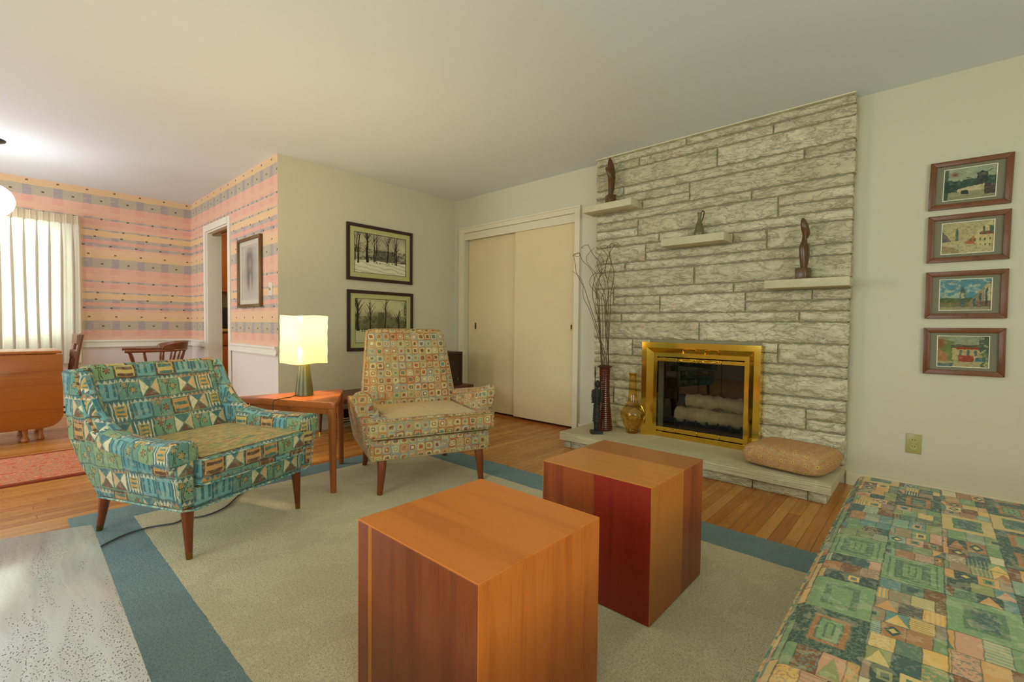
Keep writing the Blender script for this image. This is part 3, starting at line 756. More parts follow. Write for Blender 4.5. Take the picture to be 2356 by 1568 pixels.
def rock(y1, y0, z0, z1):
    """a rock-faced block: sawn joints, pitched face that swells out of the wall"""
    j = 0.0055; a, b, c, d = y0+j, y1-j, z0+j, z1-j
    if y0 < 0.40: a = y0+rs.uniform(-0.006, 0.004)
    if y1 > 2.20: b = y1+rs.uniform(-0.006, 0.004)
    nu = max(5, int((b-a)/0.014)); nv = max(6, int((d-c)/0.008))
    ph = rs.uniform(0, 6.28, 12); fr = rs.uniform(0.6, 1.6, 12)
    big = (d-c) > 0.1
    bm = bmesh.new(); gr = []
    L = b-a
    for i in range(nu+1):
        col = []
        for k in range(nv+1):
            s, t = i/nu, k/nv
            y = a+L*s; z = c+(d-c)*t
            edge = min(1, min(s*L, (1-s)*L)/0.018)*min(1, min(t, 1-t)*(d-c)/0.016)
            f = 0.5*math.sin(9*fr[0]*y*4+ph[0]+3*math.sin(22*fr[1]*z+ph[1])) + 0.35*math.sin(31*fr[2]*y+ph[2]+60*z*fr[3]) + 0.3*math.sin(67*fr[4]*y+ph[3]-90*z)
            ridge = abs(math.sin(14*fr[5]*y+ph[4]+1.5*math.sin(40*z+ph[5])))
            swell = (1-abs(2*t-1)**2)*0.5
            r2_ = abs(math.sin(41*fr[6]*y+ph[6]+2.2*math.sin(70*z+ph[7]+9*y)))
            out = edge**0.6*(0.009+(0.016 if big else 0.009)*(0.35+0.40*f+swell-0.45*ridge-0.30*r2_)+rs.normal()*0.0016)
            jig = 0.0 if 0 < k < nv and 0 < i < nu else 1.0
            zz = z+(jig*rs.normal()*0.0016 if k in (0, nv) else 0); yj = y+(rs.normal()*0.0012 if i in (0, nu) else 0)
            if edge == 0: out = -0.002
            col.append(bm.verts.new((SX+0.008-out, yj, zz)))
        gr.append(col)
    for i in range(nu):
        for k in range(nv): bm.faces.new((gr[i][k], gr[i+1][k], gr[i+1][k+1], gr[i][k+1]))
    ring = [gr[i][0] for i in range(nu+1)]+[gr[nu][k] for k in range(1, nv+1)]+[gr[i][nv] for i in range(nu-1, -1, -1)]+[gr[0][k] for k in range(nv-1, 0, -1)]
    back = [bm.verts.new((XR-0.004 if (y0 < 0.4 or y1 > 2.2) else SX+0.03, v.co.y, v.co.z)) for v in ring]
    n = len(ring)
    for i in range(n): bm.faces.new((ring[i], ring[(i+1) % n], back[(i+1) % n], back[i]))
    return finish('stone', bm, 'limestone', fp, smooth=True)
for y1, y0, z0, z1 in ST: rock(y1, y0, max(z0, 0.131) if z0 > 0.2 else 0.131, min(z1, 2.436))
# cover the right-hand return with quoins' own ends: mortar core already behind
struct(box('trim_3', (SX-0.012, 0.385, 2.434), (SX+0.02, 2.222, 2.4395), 'caulk'))
# firebox
struct(boxes('wall_firebox', [(XR+0.42, FY0-0.06, 0.06, XR+0.48, FY1+0.06, 0.86), (XR+T, FY0-0.06, 0.06, XR+0.42, FY0, 0.86), (XR+T, FY1, 0.06, XR+0.42, FY1+0.06, 0.86),
    (SX+0.02, FY0, 0.06, XR+0.42, FY1, 0.13), (XR+T, FY0, 0.80, XR+0.42, FY1, 0.86)], 'firebox_black'))

# hearth: sawn slab on a course of rock-faced blocks
he = struct(empty('floor_hearth'))
bm = box_bm(3.078, 0.388, 0.068, XR-0.0005, 2.236, 0.13)
bmesh.ops.subdivide_edges(bm, edges=bm.edges[:], cuts=14, use_grid_fill=True)
for v in bm.verts:
    if v.co.x < 3.08: v.co.x += rs.normal()*0.0015
o = finish('hearth_slab', bm, 'limestone_sawn', he)
mo = o.modifiers.new('round', 'BEVEL'); mo.width = 0.012; mo.segments = 3; mo.limit_method = 'ANGLE'; mo.angle_limit = math.radians(50)
def front_block(y1, y0):
    bm = bmesh.new(); nu = max(4, int((y1-y0)/0.03)); nv = 5; gr = []
    for i in range(nu+1):
        gr.append([])
        for k in range(nv+1):
            s, t = i/nu, k/nv; e = 0 if i in (0, nu) or k in (0, nv) else 1
            gr[-1].append(bm.verts.new((3.122-e*(0.006+0.008*rs.rand()), y0+0.003+(y1-y0-0.006)*s, 0.002+0.064*t)))
    for i in range(nu):
        for k in range(nv): bm.faces.new((gr[i][k], gr[i+1][k], gr[i+1][k+1], gr[i][k+1]))
    ring = [gr[i][0] for i in range(nu+1)]+[gr[nu][k] for k in range(1, nv+1)]+[gr[i][nv] for i in range(nu-1, -1, -1)]+[gr[0][k] for k in range(nv-1, 0, -1)]
    back = [bm.verts.new((3.25, v.co.y, v.co.z)) for v in ring]; n = len(ring)
    for i in range(n): bm.faces.new((ring[i], ring[(i+1) % n], back[(i+1) % n], back[i]))
    finish('stone', bm, 'limestone', he, smooth=True)
for a, b in ((2.222, 2.154), (2.154, 1.52), (1.52, 0.797), (0.797, 0.503), (0.503, 0.412)): front_block(a, b)
box('base_core', (3.14, 0.416, 0.0), (XR-0.001, 2.218, 0.067), 'limestone_sawn', he)

# cantilevered stone ledges
def ledge(y1, y0, z0, z1, label):
    bm = box_bm(3.388, y0, z0, SX+0.03, y1, z1); bevel(bm, 0.004, 2)
    o = finish('stone_shelf', bm, 'limestone_sawn', None, smooth=True)
    return tag(o, label, 'shelf', 'stone ledges on the chimney breast')
ledge(2.255, 1.80, 1.958, 2.013, 'highest stone ledge at the left, by the closet, under a wooden figure')
ledge(1.545, 1.088, 1.600, 1.656, 'middle stone ledge holding the small bronze green jug')
ledge(0.828, 0.370, 1.250, 1.304, 'lowest stone ledge at the right, under the taller wooden figure')

# ================================================================== LARGE OBJECTS
# ------------------------------------------------------------------ rugs
rug = empty('area_rug', (0, 0, 0), 0, 'large cream rug with a blue green border under the armchairs and cubes', 'rug')
RX0, RX1, RY0, RY1 = 0.226, 2.372, -1.1, 3.135
def slab_grid(name, x0, y0, x1, y1, mat, h, parent, step=0.02, wob=0.0007):
    bm = bmesh.new(); nx, ny = max(1, int((x1-x0)/step)), max(1, int((y1-y0)/step)); R = np.random.RandomState(len(name)+abs(int(x0*100)))
    top = [[bm.verts.new((x0+(x1-x0)*i/nx+(R.normal()*wob if i in (0, nx) else 0), y0+(y1-y0)*j/ny+(R.normal()*wob if j in (0, ny) else 0), h+R.normal()*0.0005)) for j in range(ny+1)] for i in range(nx+1)]
    for i in range(nx):
        for j in range(ny): bm.faces.new((top[i][j], top[i+1][j], top[i+1][j+1], top[i][j+1]))
    ring = [top[i][0] for i in range(nx+1)]+[top[nx][j] for j in range(1, ny+1)]+[top[i][ny] for i in range(nx-1, -1, -1)]+[top[0][j] for j in range(ny-1, 0, -1)]
    low = [bm.verts.new((v.co.x, v.co.y, 0.0005)) for v in ring]; n = len(ring)
    for i in range(n): bm.faces.new((ring[i], low[i], low[(i+1) % n], ring[(i+1) % n]))
    bm.faces.new(low[::-1])
    return finish(name, bm, mat, parent, smooth=True)
IX0, IX1, IY1 = 0.452, 2.152, 2.945
slab_grid('field', IX0, RY0+0.2, IX1, IY1, 'rug_cream', 0.0142, rug)
slab_grid('border', RX0, RY0, IX0, RY1, 'rug_blue', 0.0138, rug)
slab_grid('border', IX1, RY0, RX1, RY1, 'rug_blue', 0.0138, rug)
slab_grid('border', IX0, IY1, IX1, RY1, 'rug_blue', 0.0138, rug)
run = empty('runner_rug', (0, 0, 0), 0, 'red patterned oriental runner on the dining floor behind the green armchair', 'rug')
slab_grid('field', -1.3, 4.07, 0.86, 4.83, 'runner_red', 0.010, run)
for a in ((-1.34, 4.03, 0.90, 4.07), (-1.34, 4.83, 0.90, 4.87), (-1.34, 4.07, -1.3, 4.83), (0.86, 4.07, 0.90, 4.83)): slab_grid('border', *a, 'runner_edge', 0.0098, run)

# ------------------------------------------------------------------ cube tables (mitred veneer panels on a core)
def cube_table(loc, label, tops, xfaces, yfaces, sx, sy, hgt=0.457):
    e = empty('cube_table', loc, 0, label, 'side table', 'wooden cube tables')
    hx, hy = sx/2, sy/2; t = 0.004
    box('core', (-hx+t, -hy+t, 0.0), (hx-t, hy-t, hgt-t), 'cube_shade_veneer', e)
    def panel(n, a, b, mat): box(n, a, b, mat, e, bev=0.0009, seg=1, smooth=False)
    for x0, x1, mat in tops: panel('top_board', (-hx+x0*sx, -hy, hgt-t), (-hx+x1*sx, hy, hgt), mat)
    for y0, y1, mat in xfaces:
        panel('side_board', (-hx, -hy+t+y0*(sy-2*t), 0), (-hx+t, -hy+t+y1*(sy-2*t), hgt-t), mat)
        panel('side_board', (hx-t, -hy+t+y0*(sy-2*t), 0), (hx, -hy+t+y1*(sy-2*t), hgt-t), mat)
    for x0, x1, mat in yfaces:
        panel('side_board', (-hx+x0*sx, -hy, 0), (-hx+x1*sx, -hy+t, hgt-t), mat)
        panel('side_board', (-hx+x0*sx, hy-t, 0), (-hx+x1*sx, hy, hgt-t), mat)
    return e
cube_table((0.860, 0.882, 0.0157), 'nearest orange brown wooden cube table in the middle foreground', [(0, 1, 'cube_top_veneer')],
           [(0, 0.86, 'cube_shade_veneer'), (0.86, 0.90, 'cube_goldside_veneer'), (0.90, 1, 'cube_shade_veneer')], [(0, 1, 'cube_lit_veneer')], 0.452, 0.460)
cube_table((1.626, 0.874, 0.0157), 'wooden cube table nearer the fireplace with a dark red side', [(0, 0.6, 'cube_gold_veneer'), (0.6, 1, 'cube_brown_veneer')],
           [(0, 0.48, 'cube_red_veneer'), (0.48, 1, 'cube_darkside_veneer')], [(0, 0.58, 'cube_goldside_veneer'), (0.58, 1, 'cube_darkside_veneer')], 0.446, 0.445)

# ------------------------------------------------------------------ travertine coffee table
ct = empty('coffee_table', (-0.150, 1.18, 0), math.radians(-1.2), 'pale pitted travertine coffee table at the left front corner', 'coffee table')
prism('travertine_top', [(-0.32, -0.62), (-0.13, -0.672), (0.13, -0.672), (0.318, -0.62), (0.318, 0.615), (0.13, 0.667), (-0.13, 0.667), (-0.32, 0.615)], 'z', 0.372, 0.40, 'travertine', ct, 0.004, 2)
for sy in (-0.48, 0.46):
    for sx in (-0.24, 0.22): 
        hexa('leg', [(sx-0.02, sy-0.02, 0), (sx+0.02, sy-0.02, 0), (sx+0.02, sy+0.02, 0), (sx-0.02, sy+0.02, 0), (sx-0.03, sy-0.03, 0.30), (sx+0.03, sy-0.03, 0.30), (sx+0.03, sy+0.03, 0.30), (sx-0.03, sy+0.03, 0.30)], 'leg_walnut', ct, 0.004, 2)
boxes('apron', [(-0.27, -0.52, 0.30, 0.25, -0.49, 0.3715), (-0.27, 0.47, 0.30, 0.25, 0.50, 0.3715), (-0.27, -0.49, 0.30, -0.24, 0.47, 0.3715), (0.22, -0.49, 0.30, 0.25, 0.47, 0.3715)], 'leg_walnut', ct)

# ------------------------------------------------------------------ patchwork daybed
db = empty('daybed', (1.31, -0.19, 0.0), 0, 'long low daybed covered in green and orange patchwork fabric at the right front', 'daybed')
hw, hd = 0.955, 0.395
bm = box_bm(-hw, -hd, 0.255, hw, hd, 0.425)
bevel(bm, 0.045, 6, [e for e in bm.edges if all(v.co.z > 0.4 for v in e.verts)])
bmesh.ops.subdivide_edges(bm, edges=[e for e in bm.edges if e.calc_length() > 0.3], cuts=12, use_grid_fill=True)
for v in bm.verts:
    if v.co.z > 0.42: v.co.z += 0.012*(1-(v.co.x/hw)**2)*(1-(v.co.y/hd)**2)
me_o = finish('mattress', bm, 'fabric_patchwork', db, smooth=True)
rr = 0.03
def round_rect(hx, hy, z, r, n=6):
    P = []
    for cx, cy, a0 in ((hx-r, hy-r, 0), (-hx+r, hy-r, 90), (-hx+r, -hy+r, 180), (hx-r, -hy+r, 270)):
        for k in range(n+1):
            a = math.radians(a0+90*k/n); P.append((cx+r*math.cos(a), cy+r*math.sin(a), z))
    return P
tube('piping', round_rect(hw+0.003, hd+0.003, 0.372, 0.02), 0.0065, 'fabric_piping', me_o, 8, True)
tube('piping', round_rect(hw+0.003, hd+0.003, 0.262, 0.02), 0.0065, 'fabric_piping', me_o, 8, True)
boxes('frame', [(-hw+0.01, -hd+0.01, 0.17, hw-0.01, hd-0.01, 0.2545)], 'leg_walnut', db)
for sx in (-0.8, 0.8):
    for sy in (-0.3, 0.3): lathe('leg', [(0.014, 0), (0.016, 0.01), (0.026, 0.155)], 'leg_walnut', db, 16, (sx, sy, 0.0155))

# ------------------------------------------------------------------ green armchair
CG = math.radians(21.7)
ga = empty('armchair', (0.787, 2.348, 0.0155), CG, 'low wide armchair in teal green patchwork and sprig print', 'armchair')
FB = 'fabric_sprigs'
def flare(z): return 0.338+(0.372-0.338)*min(1, max(0, (z-0.21)/0.25))-max(0, z-0.5)*0.06
for s in (-1, 1):
    prof = [(-0.035, 0.222), (0.20, 0.213), (0.505, 0.207), (0.60, 0.36), (0.648, 0.46), (0.715, 0.750), (0.632, 0.760), (0.575, 0.640), (0.535, 0.560), (0.47, 0.505), (0.38, 0.475), (-0.035, 0.455)]
    prism('side_panel', prof, 'x', lambda y, z: s*flare(z), lambda y, z: s*(0.283), FB, ga, 0.014, 3)
    # arm pad wrapping over the side, hem on the outside
    secs = []
    N = 10
    bm = bmesh.new()
    for i in range(N+1):
        q = i/N; t = -0.043+q*0.47
        so, si = 0.388-0.008*q, 0.270
        zt = 0.497-0.030*math.sin(q*1.6)+0.045*q*q
        zb_out = 0.392+0.05*q; zb_in = 0.415
        pts = [(so, zb_out), (so+0.002, zt-0.035), (so-0.012, zt-0.010), (so-0.035, zt), (si+0.03, zt-0.002), (si+0.008, zt-0.016), (si, zt-0.04), (si, zb_in)]
        secs.append([bm.verts.new((s*a, t, b)) for a, b in pts])
    for A, B in zip(secs, secs[1:]):
        for k in range(8): bm.faces.new((A[k], A[(k+1) % 8], B[(k+1) % 8], B[k]))
    bm.faces.new(secs[0]); bm.faces.new(secs[-1][::-1])
    bmesh.ops.recalc_face_normals(bm, faces=bm.faces)
    bevel(bm, 0.009, 2, [e for e in bm.edges if all(abs(v.co.y+0.043) < 1e-4 for v in e.verts)])
    ap = finish('arm', bm, FB, ga, smooth=True)
    tube('piping', smooth_path([(s*(flare(z)+0.001), -0.036, z) for z in (0.222, 0.32, 0.40)], 4), 0.0035, 'piping_teal', ap, 6)
    # wing: rolled front edge of the side, rising to the back
    wp = smooth_path([(s*0.318, 0.40, 0.475), (s*0.318, 0.475, 0.515), (s*0.318, 0.535, 0.575), (s*0.316, 0.585, 0.66), (s*0.312, 0.632, 0.752)], 6)
    tube('wing', wp, lambda q: 0.036-0.008*q, FB, ga, 12)
# back: cushion slab between the wings
bk = hexa('backrest', [(-0.285, 0.455, 0.30), (0.285, 0.455, 0.30), (0.285, 0.56, 0.25), (-0.285, 0.56, 0.25), (-0.298, 0.628, 0.775), (0.298, 0.628, 0.775), (0.300, 0.712, 0.765), (-0.300, 0.712, 0.765)], FB, ga, 0.022, 4)
hexa('outer_back', [(-0.335, 0.475, 0.205), (0.335, 0.475, 0.205), (0.335, 0.508, 0.205), (-0.335, 0.508, 0.205), (-0.340, 0.680, 0.752), (0.340, 0.680, 0.752), (0.340, 0.722, 0.752), (-0.340, 0.722, 0.752)], FB, ga, 0.008, 2)
# seat
bm = box_bm(-0.276, -0.060, 0.300, 0.276, 0.50, 0.418)
bevel(bm, 0.020, 4)
bmesh.ops.subdivide_edges(bm, edges=[e for e in bm.edges if e.calc_length() > 0.3], cuts=8, use_grid_fill=True)
for v in bm.verts:
    f = (1-(v.co.x/0.276)**2); h = (1-((v.co.y-0.224)/0.276)**2)
    if v.co.z > 0.41: v.co.z += 0.016*max(0, f)*max(0, h)
    if v.co.y < -0.045: v.co.y -= 0.010*max(0, f)
seat = finish('seat_cushion', bm, FB, ga, smooth=True)
# worn top in a streaky print
bm = bmesh.new(); n = 16; gr = []
for i in range(n+1):
    gr.append([])
    for j in range(n+1):
        X_, Y_ = -0.264+0.528*i/n, -0.048+0.52*j/n
        z_ = 0.4185+0.016*max(0, 1-(X_/0.276)**2)*max(0, 1-((Y_-0.224)/0.276)**2)+0.0012
        gr[-1].append(bm.verts.new((X_, Y_, z_)))
for i in range(n):
    for j in range(n): bm.faces.new((gr[i][j], gr[i+1][j], gr[i+1][j+1], gr[i][j+1]))
finish('worn_top', bm, 'fabric_flame', seat, smooth=True)
for zz in (0.409, 0.308):
    tube('piping', [(-0.274, 0.05, zz), (-0.268, -0.053, zz)]+[(-0.26+0.52*k/10, -0.0615-0.010*(1-(k/5-1)**2), zz) for k in range(11)]+[(0.268, -0.053, zz), (0.274, 0.05, zz)], 0.0038, 'piping_teal', seat, 6)
box('front_rail', (-0.284, -0.026, 0.207), (0.284, 0.004, 0.292), FB, ga, 0.006, 2)
box('seat_deck', (-0.284, 0.0045, 0.210), (0.284, 0.475, 0.296), FB, ga)
tube('piping', [(-0.337, 0.50, 0.205), (-0.338, -0.034, 0.219), (-0.29, -0.038, 0.210), (0.29, -0.038, 0.210), (0.338, -0.034, 0.219), (0.337, 0.50, 0.205)], 0.0045, 'piping_teal', ga, 6)
def tapered_leg(parent, tx, ty, tz, bx_, by_, r0, r1, mat='leg_walnut', ferr=True):
    A, B = Vector((tx, ty, tz)), Vector((bx_, by_, 0.0)); k = 0.13 if ferr else 0.0
    Cc = B.lerp(A, k)
    o = tube('leg', [Cc, Cc.lerp(A, 0.5), A], lambda q: r0+(r1-r0)*(k+(1-k)*q), mat, parent, 14)
    if ferr: tube('ferrule', [B, B.lerp(Cc, 0.5), Cc], lambda q: r0*1.02+(r1-r0)*k*q, 'old_brass', o, 14)
for s in (-1, 1):
    tapered_leg(ga, s*0.285, 0.012, 0.214, s*0.287, 0.0, 0.0115, 0.024)
    tapered_leg(ga, s*0.278, 0.540, 0.235, s*0.254, 0.648, 0.0125, 0.025)

# ------------------------------------------------------------------ high-backed armchair
CY = math.radians(-20.7)
ya = empty('armchair', (1.755, 2.215, 0.0155), CY, 'high backed armchair covered in small tan and rust squares', 'armchair')
FA = 'fabric_squares'
box('front_rail', (-0.366, -0.030, 0.200), (0.366, 0.60, 0.312), FA, ya, 0.010, 3)
tube('piping', [(-0.362, 0.58, 0.202), (-0.366, -0.029, 0.202), (0.366, -0.029, 0.202), (0.362, 0.58, 0.202)], 0.0045, 'piping_tan', ya, 6)
# T-shaped cushion
poly = [(-0.388, -0.062), (0.388, -0.062), (0.388, 0.055), (0.295, 0.075), (0.295, 0.50), (-0.295, 0.50), (-0.295, 0.075), (-0.388, 0.055)]
bm = bmesh.new(); A = [bm.verts.new((x, y, 0.326)) for x, y in poly]; B = [bm.verts.new((x, y, 0.436)) for x, y in poly]
bm.faces.new(A[::-1]); bm.faces.new(B)
for i in range(8): bm.faces.new((A[i], A[(i+1) % 8], B[(i+1) % 8], B[i]))
bmesh.ops.recalc_face_normals(bm, faces=bm.faces); bevel(bm, 0.022, 4)
cu = finish('seat_cushion', bm, FA, ya, smooth=True)
bm = bmesh.new(); gr = []; n = 16
for i in range(n+1):
    gr.append([])
    for j in range(n+1):
        xx, yy2 = -0.27+0.54*i/n, -0.036+0.53*j/n
        gr[-1].append(bm.verts.new((xx, yy2, 0.4355+0.012*max(0, 1-(xx/0.275)**2)*max(0, 1-((yy2-0.22)/0.27)**2)+0.001)))
for i in range(n):
    for j in range(n): bm.faces.new((gr[i][j], gr[i+1][j], gr[i+1][j+1], gr[i][j+1]))
finish('worn_top', bm, 'fabric_worn_tan', cu, smooth=True)
for zz in (0.428, 0.331):
    tube('piping', [(-0.383, 0.05, zz), (-0.387, -0.045, zz), (-0.37, -0.0625, zz), (0.37, -0.0625, zz), (0.387, -0.045, zz), (0.383, 0.05, zz)], 0.004, 'piping_tan', cu, 6)
for s in (-1, 1):
    prism('side_panel', [(0.03, 0.200), (0.62, 0.205), (0.66, 0.36), (0.60, 0.49), (0.07, 0.47), (0.05, 0.32)], 'x', lambda y, z: s*(0.366+0.045*max(0, (z-0.2)/0.28)), s*0.300, FA, ya, 0.012, 3)
    # arm: arched roll that rises and flares towards the front
    bm = bmesh.new(); secs = []; N = 12
    for i in range(N+1):
        q = i/N; t = 0.065+q*0.46
        cx = 0.378-0.035*q; zt = 0.590-0.080*q**0.8; wd = 0.056-0.006*q; zb = 0.435+0.01*q; ln = 0.030*(1-q)
        P = []
        for k in range(13):
            a = PI*k/12
            P.append((cx+wd*math.cos(a)+ln*(0.6+0.4*math.sin(a)), zt-wd+wd*math.sin(a)))
        P = [(cx+wd*0.92-ln*0.15, zb)]+P+[(cx-wd*0.98+ln*0.1, zb)]
        secs.append([bm.verts.new((s*a_, t, b_)) for a_, b_ in P])
    K = len(secs[0])
    for A_, B_ in zip(secs, secs[1:]):
        for k in range(K): bm.faces.new((A_[k], A_[(k+1) % K], B_[(k+1) % K], B_[k]))
    bm.faces.new(secs[0]); bm.faces.new(secs[-1][::-1])
    bmesh.ops.recalc_face_normals(bm, faces=bm.faces)
    front = [e for e in bm.edges if all(abs(v.co.y-0.065) < 1e-4 for v in e.verts)]
    bevel(bm, 0.012, 3, front)
    def auv(n, p, s=s):
        if abs(n.y) > 0.75: return None
        q = (p.y-0.065)/0.46; cx = 0.378-0.035*q+0.03*(1-q); zc = 0.590-0.080*max(0, q)**0.8-0.055
        return (p.y+7.7, 0.056*math.atan2(p.z-zc, s*p.x-cx)) if p.z > zc else (p.y+7.7, p.z-zc if s*p.x > cx else 0.176-(p.z-zc))
    arm = finish('arm', bm, FA, ya, smooth=True, uvf=auv)
# tall tapering back, slightly crowned, rounded top corners
bm = bmesh.new(); NZ, NS = 18, 14; F_, B_ = [], []
def half_w(q): return (0.335-0.064*q)*(1 if q < 0.95 else 1-0.055*((q-0.95)/0.05)**2)
for i in range(NZ+1):
    q = i/NZ; z = 0.36+0.580*q; F_.append([]); B_.append([])
    zz = z
    for j in range(NS+1):
        s = 2*j/NS-1; hwq = half_w(q)
        crown = 0.020*(1-s*s)*math.sin(PI*min(1, q*1.05))
        edge = 0.018*abs(s)**8+0.02*q**14
        dip = -0.006*math.exp(-((q-0.62)/0.16)**2)*(1-s*s)
        y = 0.455+0.150*q-crown+edge-dip
        zt = zz-0.006*abs(s)**10*q**6
        F_[-1].append(bm.verts.new((s*hwq, y, zt)))
        B_[-1].append(bm.verts.new((s*hwq*0.985, y+0.105-edge*0.6-0.02*q, zt-0.004)))
for i in range(NZ):
    for j in range(NS):
        bm.faces.new((F_[i][j], F_[i][j+1], F_[i+1][j+1], F_[i+1][j])); bm.faces.new((B_[i][j], B_[i+1][j], B_[i+1][j+1], B_[i][j+1]))
    bm.faces.new((F_[i][0], F_[i+1][0], B_[i+1][0], B_[i][0])); bm.faces.new((F_[i][NS], B_[i][NS], B_[i+1][NS], F_[i+1][NS]))
for j in range(NS):
    bm.faces.new((F_[NZ][j], F_[NZ][j+1], B_[NZ][j+1], B_[NZ][j])); bm.faces.new((F_[0][j], B_[0][j], B_[0][j+1], F_[0][j+1]))
edgeL = [F_[i][0].co.copy() for i in range(2, NZ+1)]; edgeR = [F_[i][NS].co.copy() for i in range(NZ, 1, -1)]; edgeT = [F_[NZ][j].co.copy() for j in range(1, NS)]
backL = [B_[i][0].co.copy() for i in range(2, NZ+1)]; backR = [B_[i][NS].co.copy() for i in range(NZ, 1, -1)]; backT = [B_[NZ][j].co.copy() for j in range(1, NS)]
yb = finish('backrest', bm, FA, ya, smooth=True)
tube('piping', edgeL+edgeT+edgeR, 0.0045, 'piping_tan', yb, 6)
tube('piping', backL+backT+backR, 0.0045, 'piping_tan', yb, 6)
def sabre(parent, x, y, z, bx_, by_, kick):
    pts = smooth_path([(x, y, z), (x+(bx_-x)*0.25, y+(by_-y)*0.15-kick*0.012, z*0.68), (x+(bx_-x)*0.55, y+(by_-y)*0.4-kick*0.008, z*0.36), (bx_, by_, 0.0)], 6)
    tube('leg', pts, lambda q: 0.029-0.013*q, 'leg_walnut', parent, 10)
for s in (-1, 1):
    sabre(ya, s*0.300, 0.005, 0.203, s*0.315, -0.008, 1)
    sabre(ya, s*0.29, 0.53, 0.203, s*0.29, 0.62, -1)

# ------------------------------------------------------------------ triangular side table
tt = empty('side_table', (1.292, 2.895, 0.0155), 0, 'three legged triangular teak side table carrying the lit lamp', 'side table')
tri3 = [Vector((0.985-1.292, 3.150-2.895)), Vector((1.294-1.292, 2.512-2.895)), Vector((1.625-1.292, 3.040-2.895))]
def round_poly(P, r, n=5):
    out = []
    for i in range(len(P)):
        p, a, b = P[i], P[i-1], P[(i+1) % len(P)]
        d1, d2 = (a-p).normalized(), (b-p).normalized()
        for k in range(n+1):
            q = k/n; out.append(((1-q)**2)*(p+d1*r)+2*q*(1-q)*p+q*q*(p+d2*r))
    return out
cen = sum(tri3, Vector((0, 0)))/3
prism('table_top', [tuple(p) for p in round_poly(tri3, 0.03)], 'z', 0.484, 0.521, 'table_teak', tt, 0.004, 2)
inn = [cen+(p-cen)*0.80 for p in tri3]
for i in range(3):
    a, b = inn[i], inn[(i+1) % 3]; d = (b-a).normalized(); nrm = Vector((-d.y, d.x))*0.009
    hexa('apron', [(*(a-nrm), 0.448), (*(b-nrm), 0.448), (*(b+nrm), 0.448), (*(a+nrm), 0.448), (*(a-nrm), 0.4835), (*(b-nrm), 0.4835), (*(b+nrm), 0.4835), (*(a+nrm), 0.4835)], 'table_teak', tt)
for p in tri3:
    q = cen+(p-cen)*0.885; f = cen+(p-cen)*0.925
    tube('leg', [(*f, 0.0), (*f.lerp(q, 0.5), 0.24), (*q, 0.4835)], lambda k: 0.0165+0.0075*k, 'table_teak_upright', tt, 14)

# ================================================================== FIREPLACE FITTINGS
fr = empty('fireplace_doors', (0, 0, 0), 0, 'polished brass fireplace surround with smoked glass folding doors', 'fireplace doors')
OY0, OY1, OZ0, OZ1 = 0.855, 1.722, 0.1305, 0.872
prof = [(SX-0.002, 0.0), (3.470, 0.0), (3.470, 0.042), (3.512, 0.082), (3.512, 0.112), (SX-0.002, 0.112)]   # (x, inward)
def surround():
    bm = bmesh.new(); P = []
    corners = [((OY1, OZ0), (-1, 0)), ((OY1, OZ1), (-1, -1)), ((OY0, OZ1), (1, -1)), ((OY0, OZ0), (1, 0))]
    for (cy, cz), (dy, dz) in corners: P.append([bm.verts.new((x, cy+dy*k, cz+dz*k)) for x, k in prof])
    n = len(prof)
    for A, B in zip(P, P[1:]):
        for i in range(n): bm.faces.new((A[i], A[(i+1) % n], B[(i+1) % n], B[i]))
    bm.faces.new(P[0]); bm.faces.new(P[-1][::-1])
    return finish('surround', bm, 'brass', fr)
surround()
iy0, iy1 = OY0+0.112, OY1-0.112
box('bottom_rail', (3.508, iy0-0.02, 0.1305), (3.540, iy1+0.02, 0.168), 'brass', fr, 0.002, 1)
Lq = (iy1-iy0)/4
gy0, gy1 = iy0-0.008, iy1+0.008
gz0, gz1 = 0.175, 0.752
Lq = (gy1-gy0)/4
for i in range(4):
    a, b = gy0+Lq*i, gy0+Lq*(i+1)
    d = box('glass_door', (3.520, a+0.0015, gz0+0.03), (3.524, b-0.0015, gz1-0.026), 'smoked_glass', fr)
    box('top_bar', (3.513, a+0.001, gz1-0.028), (3.530, b-0.001, gz1), 'brass', d, 0.002, 1)
    box('bottom_bar', (3.513, a+0.001, gz0), (3.530, b-0.001, gz0+0.032), 'brass', d, 0.002, 1)
    if i in (1, 2):
        m = (a+b)/2+(0.0 if i == 1 else 0.0); z = gz1-0.012
        tube('handle', smooth_path([(3.512, m-0.05, z), (3.490, m-0.047, z), (3.484, m-0.02, z-0.005), (3.484, m+0.02, z-0.005), (3.490, m+0.047, z), (3.512, m+0.05, z)], 4), 0.0065, 'brass', d, 8)
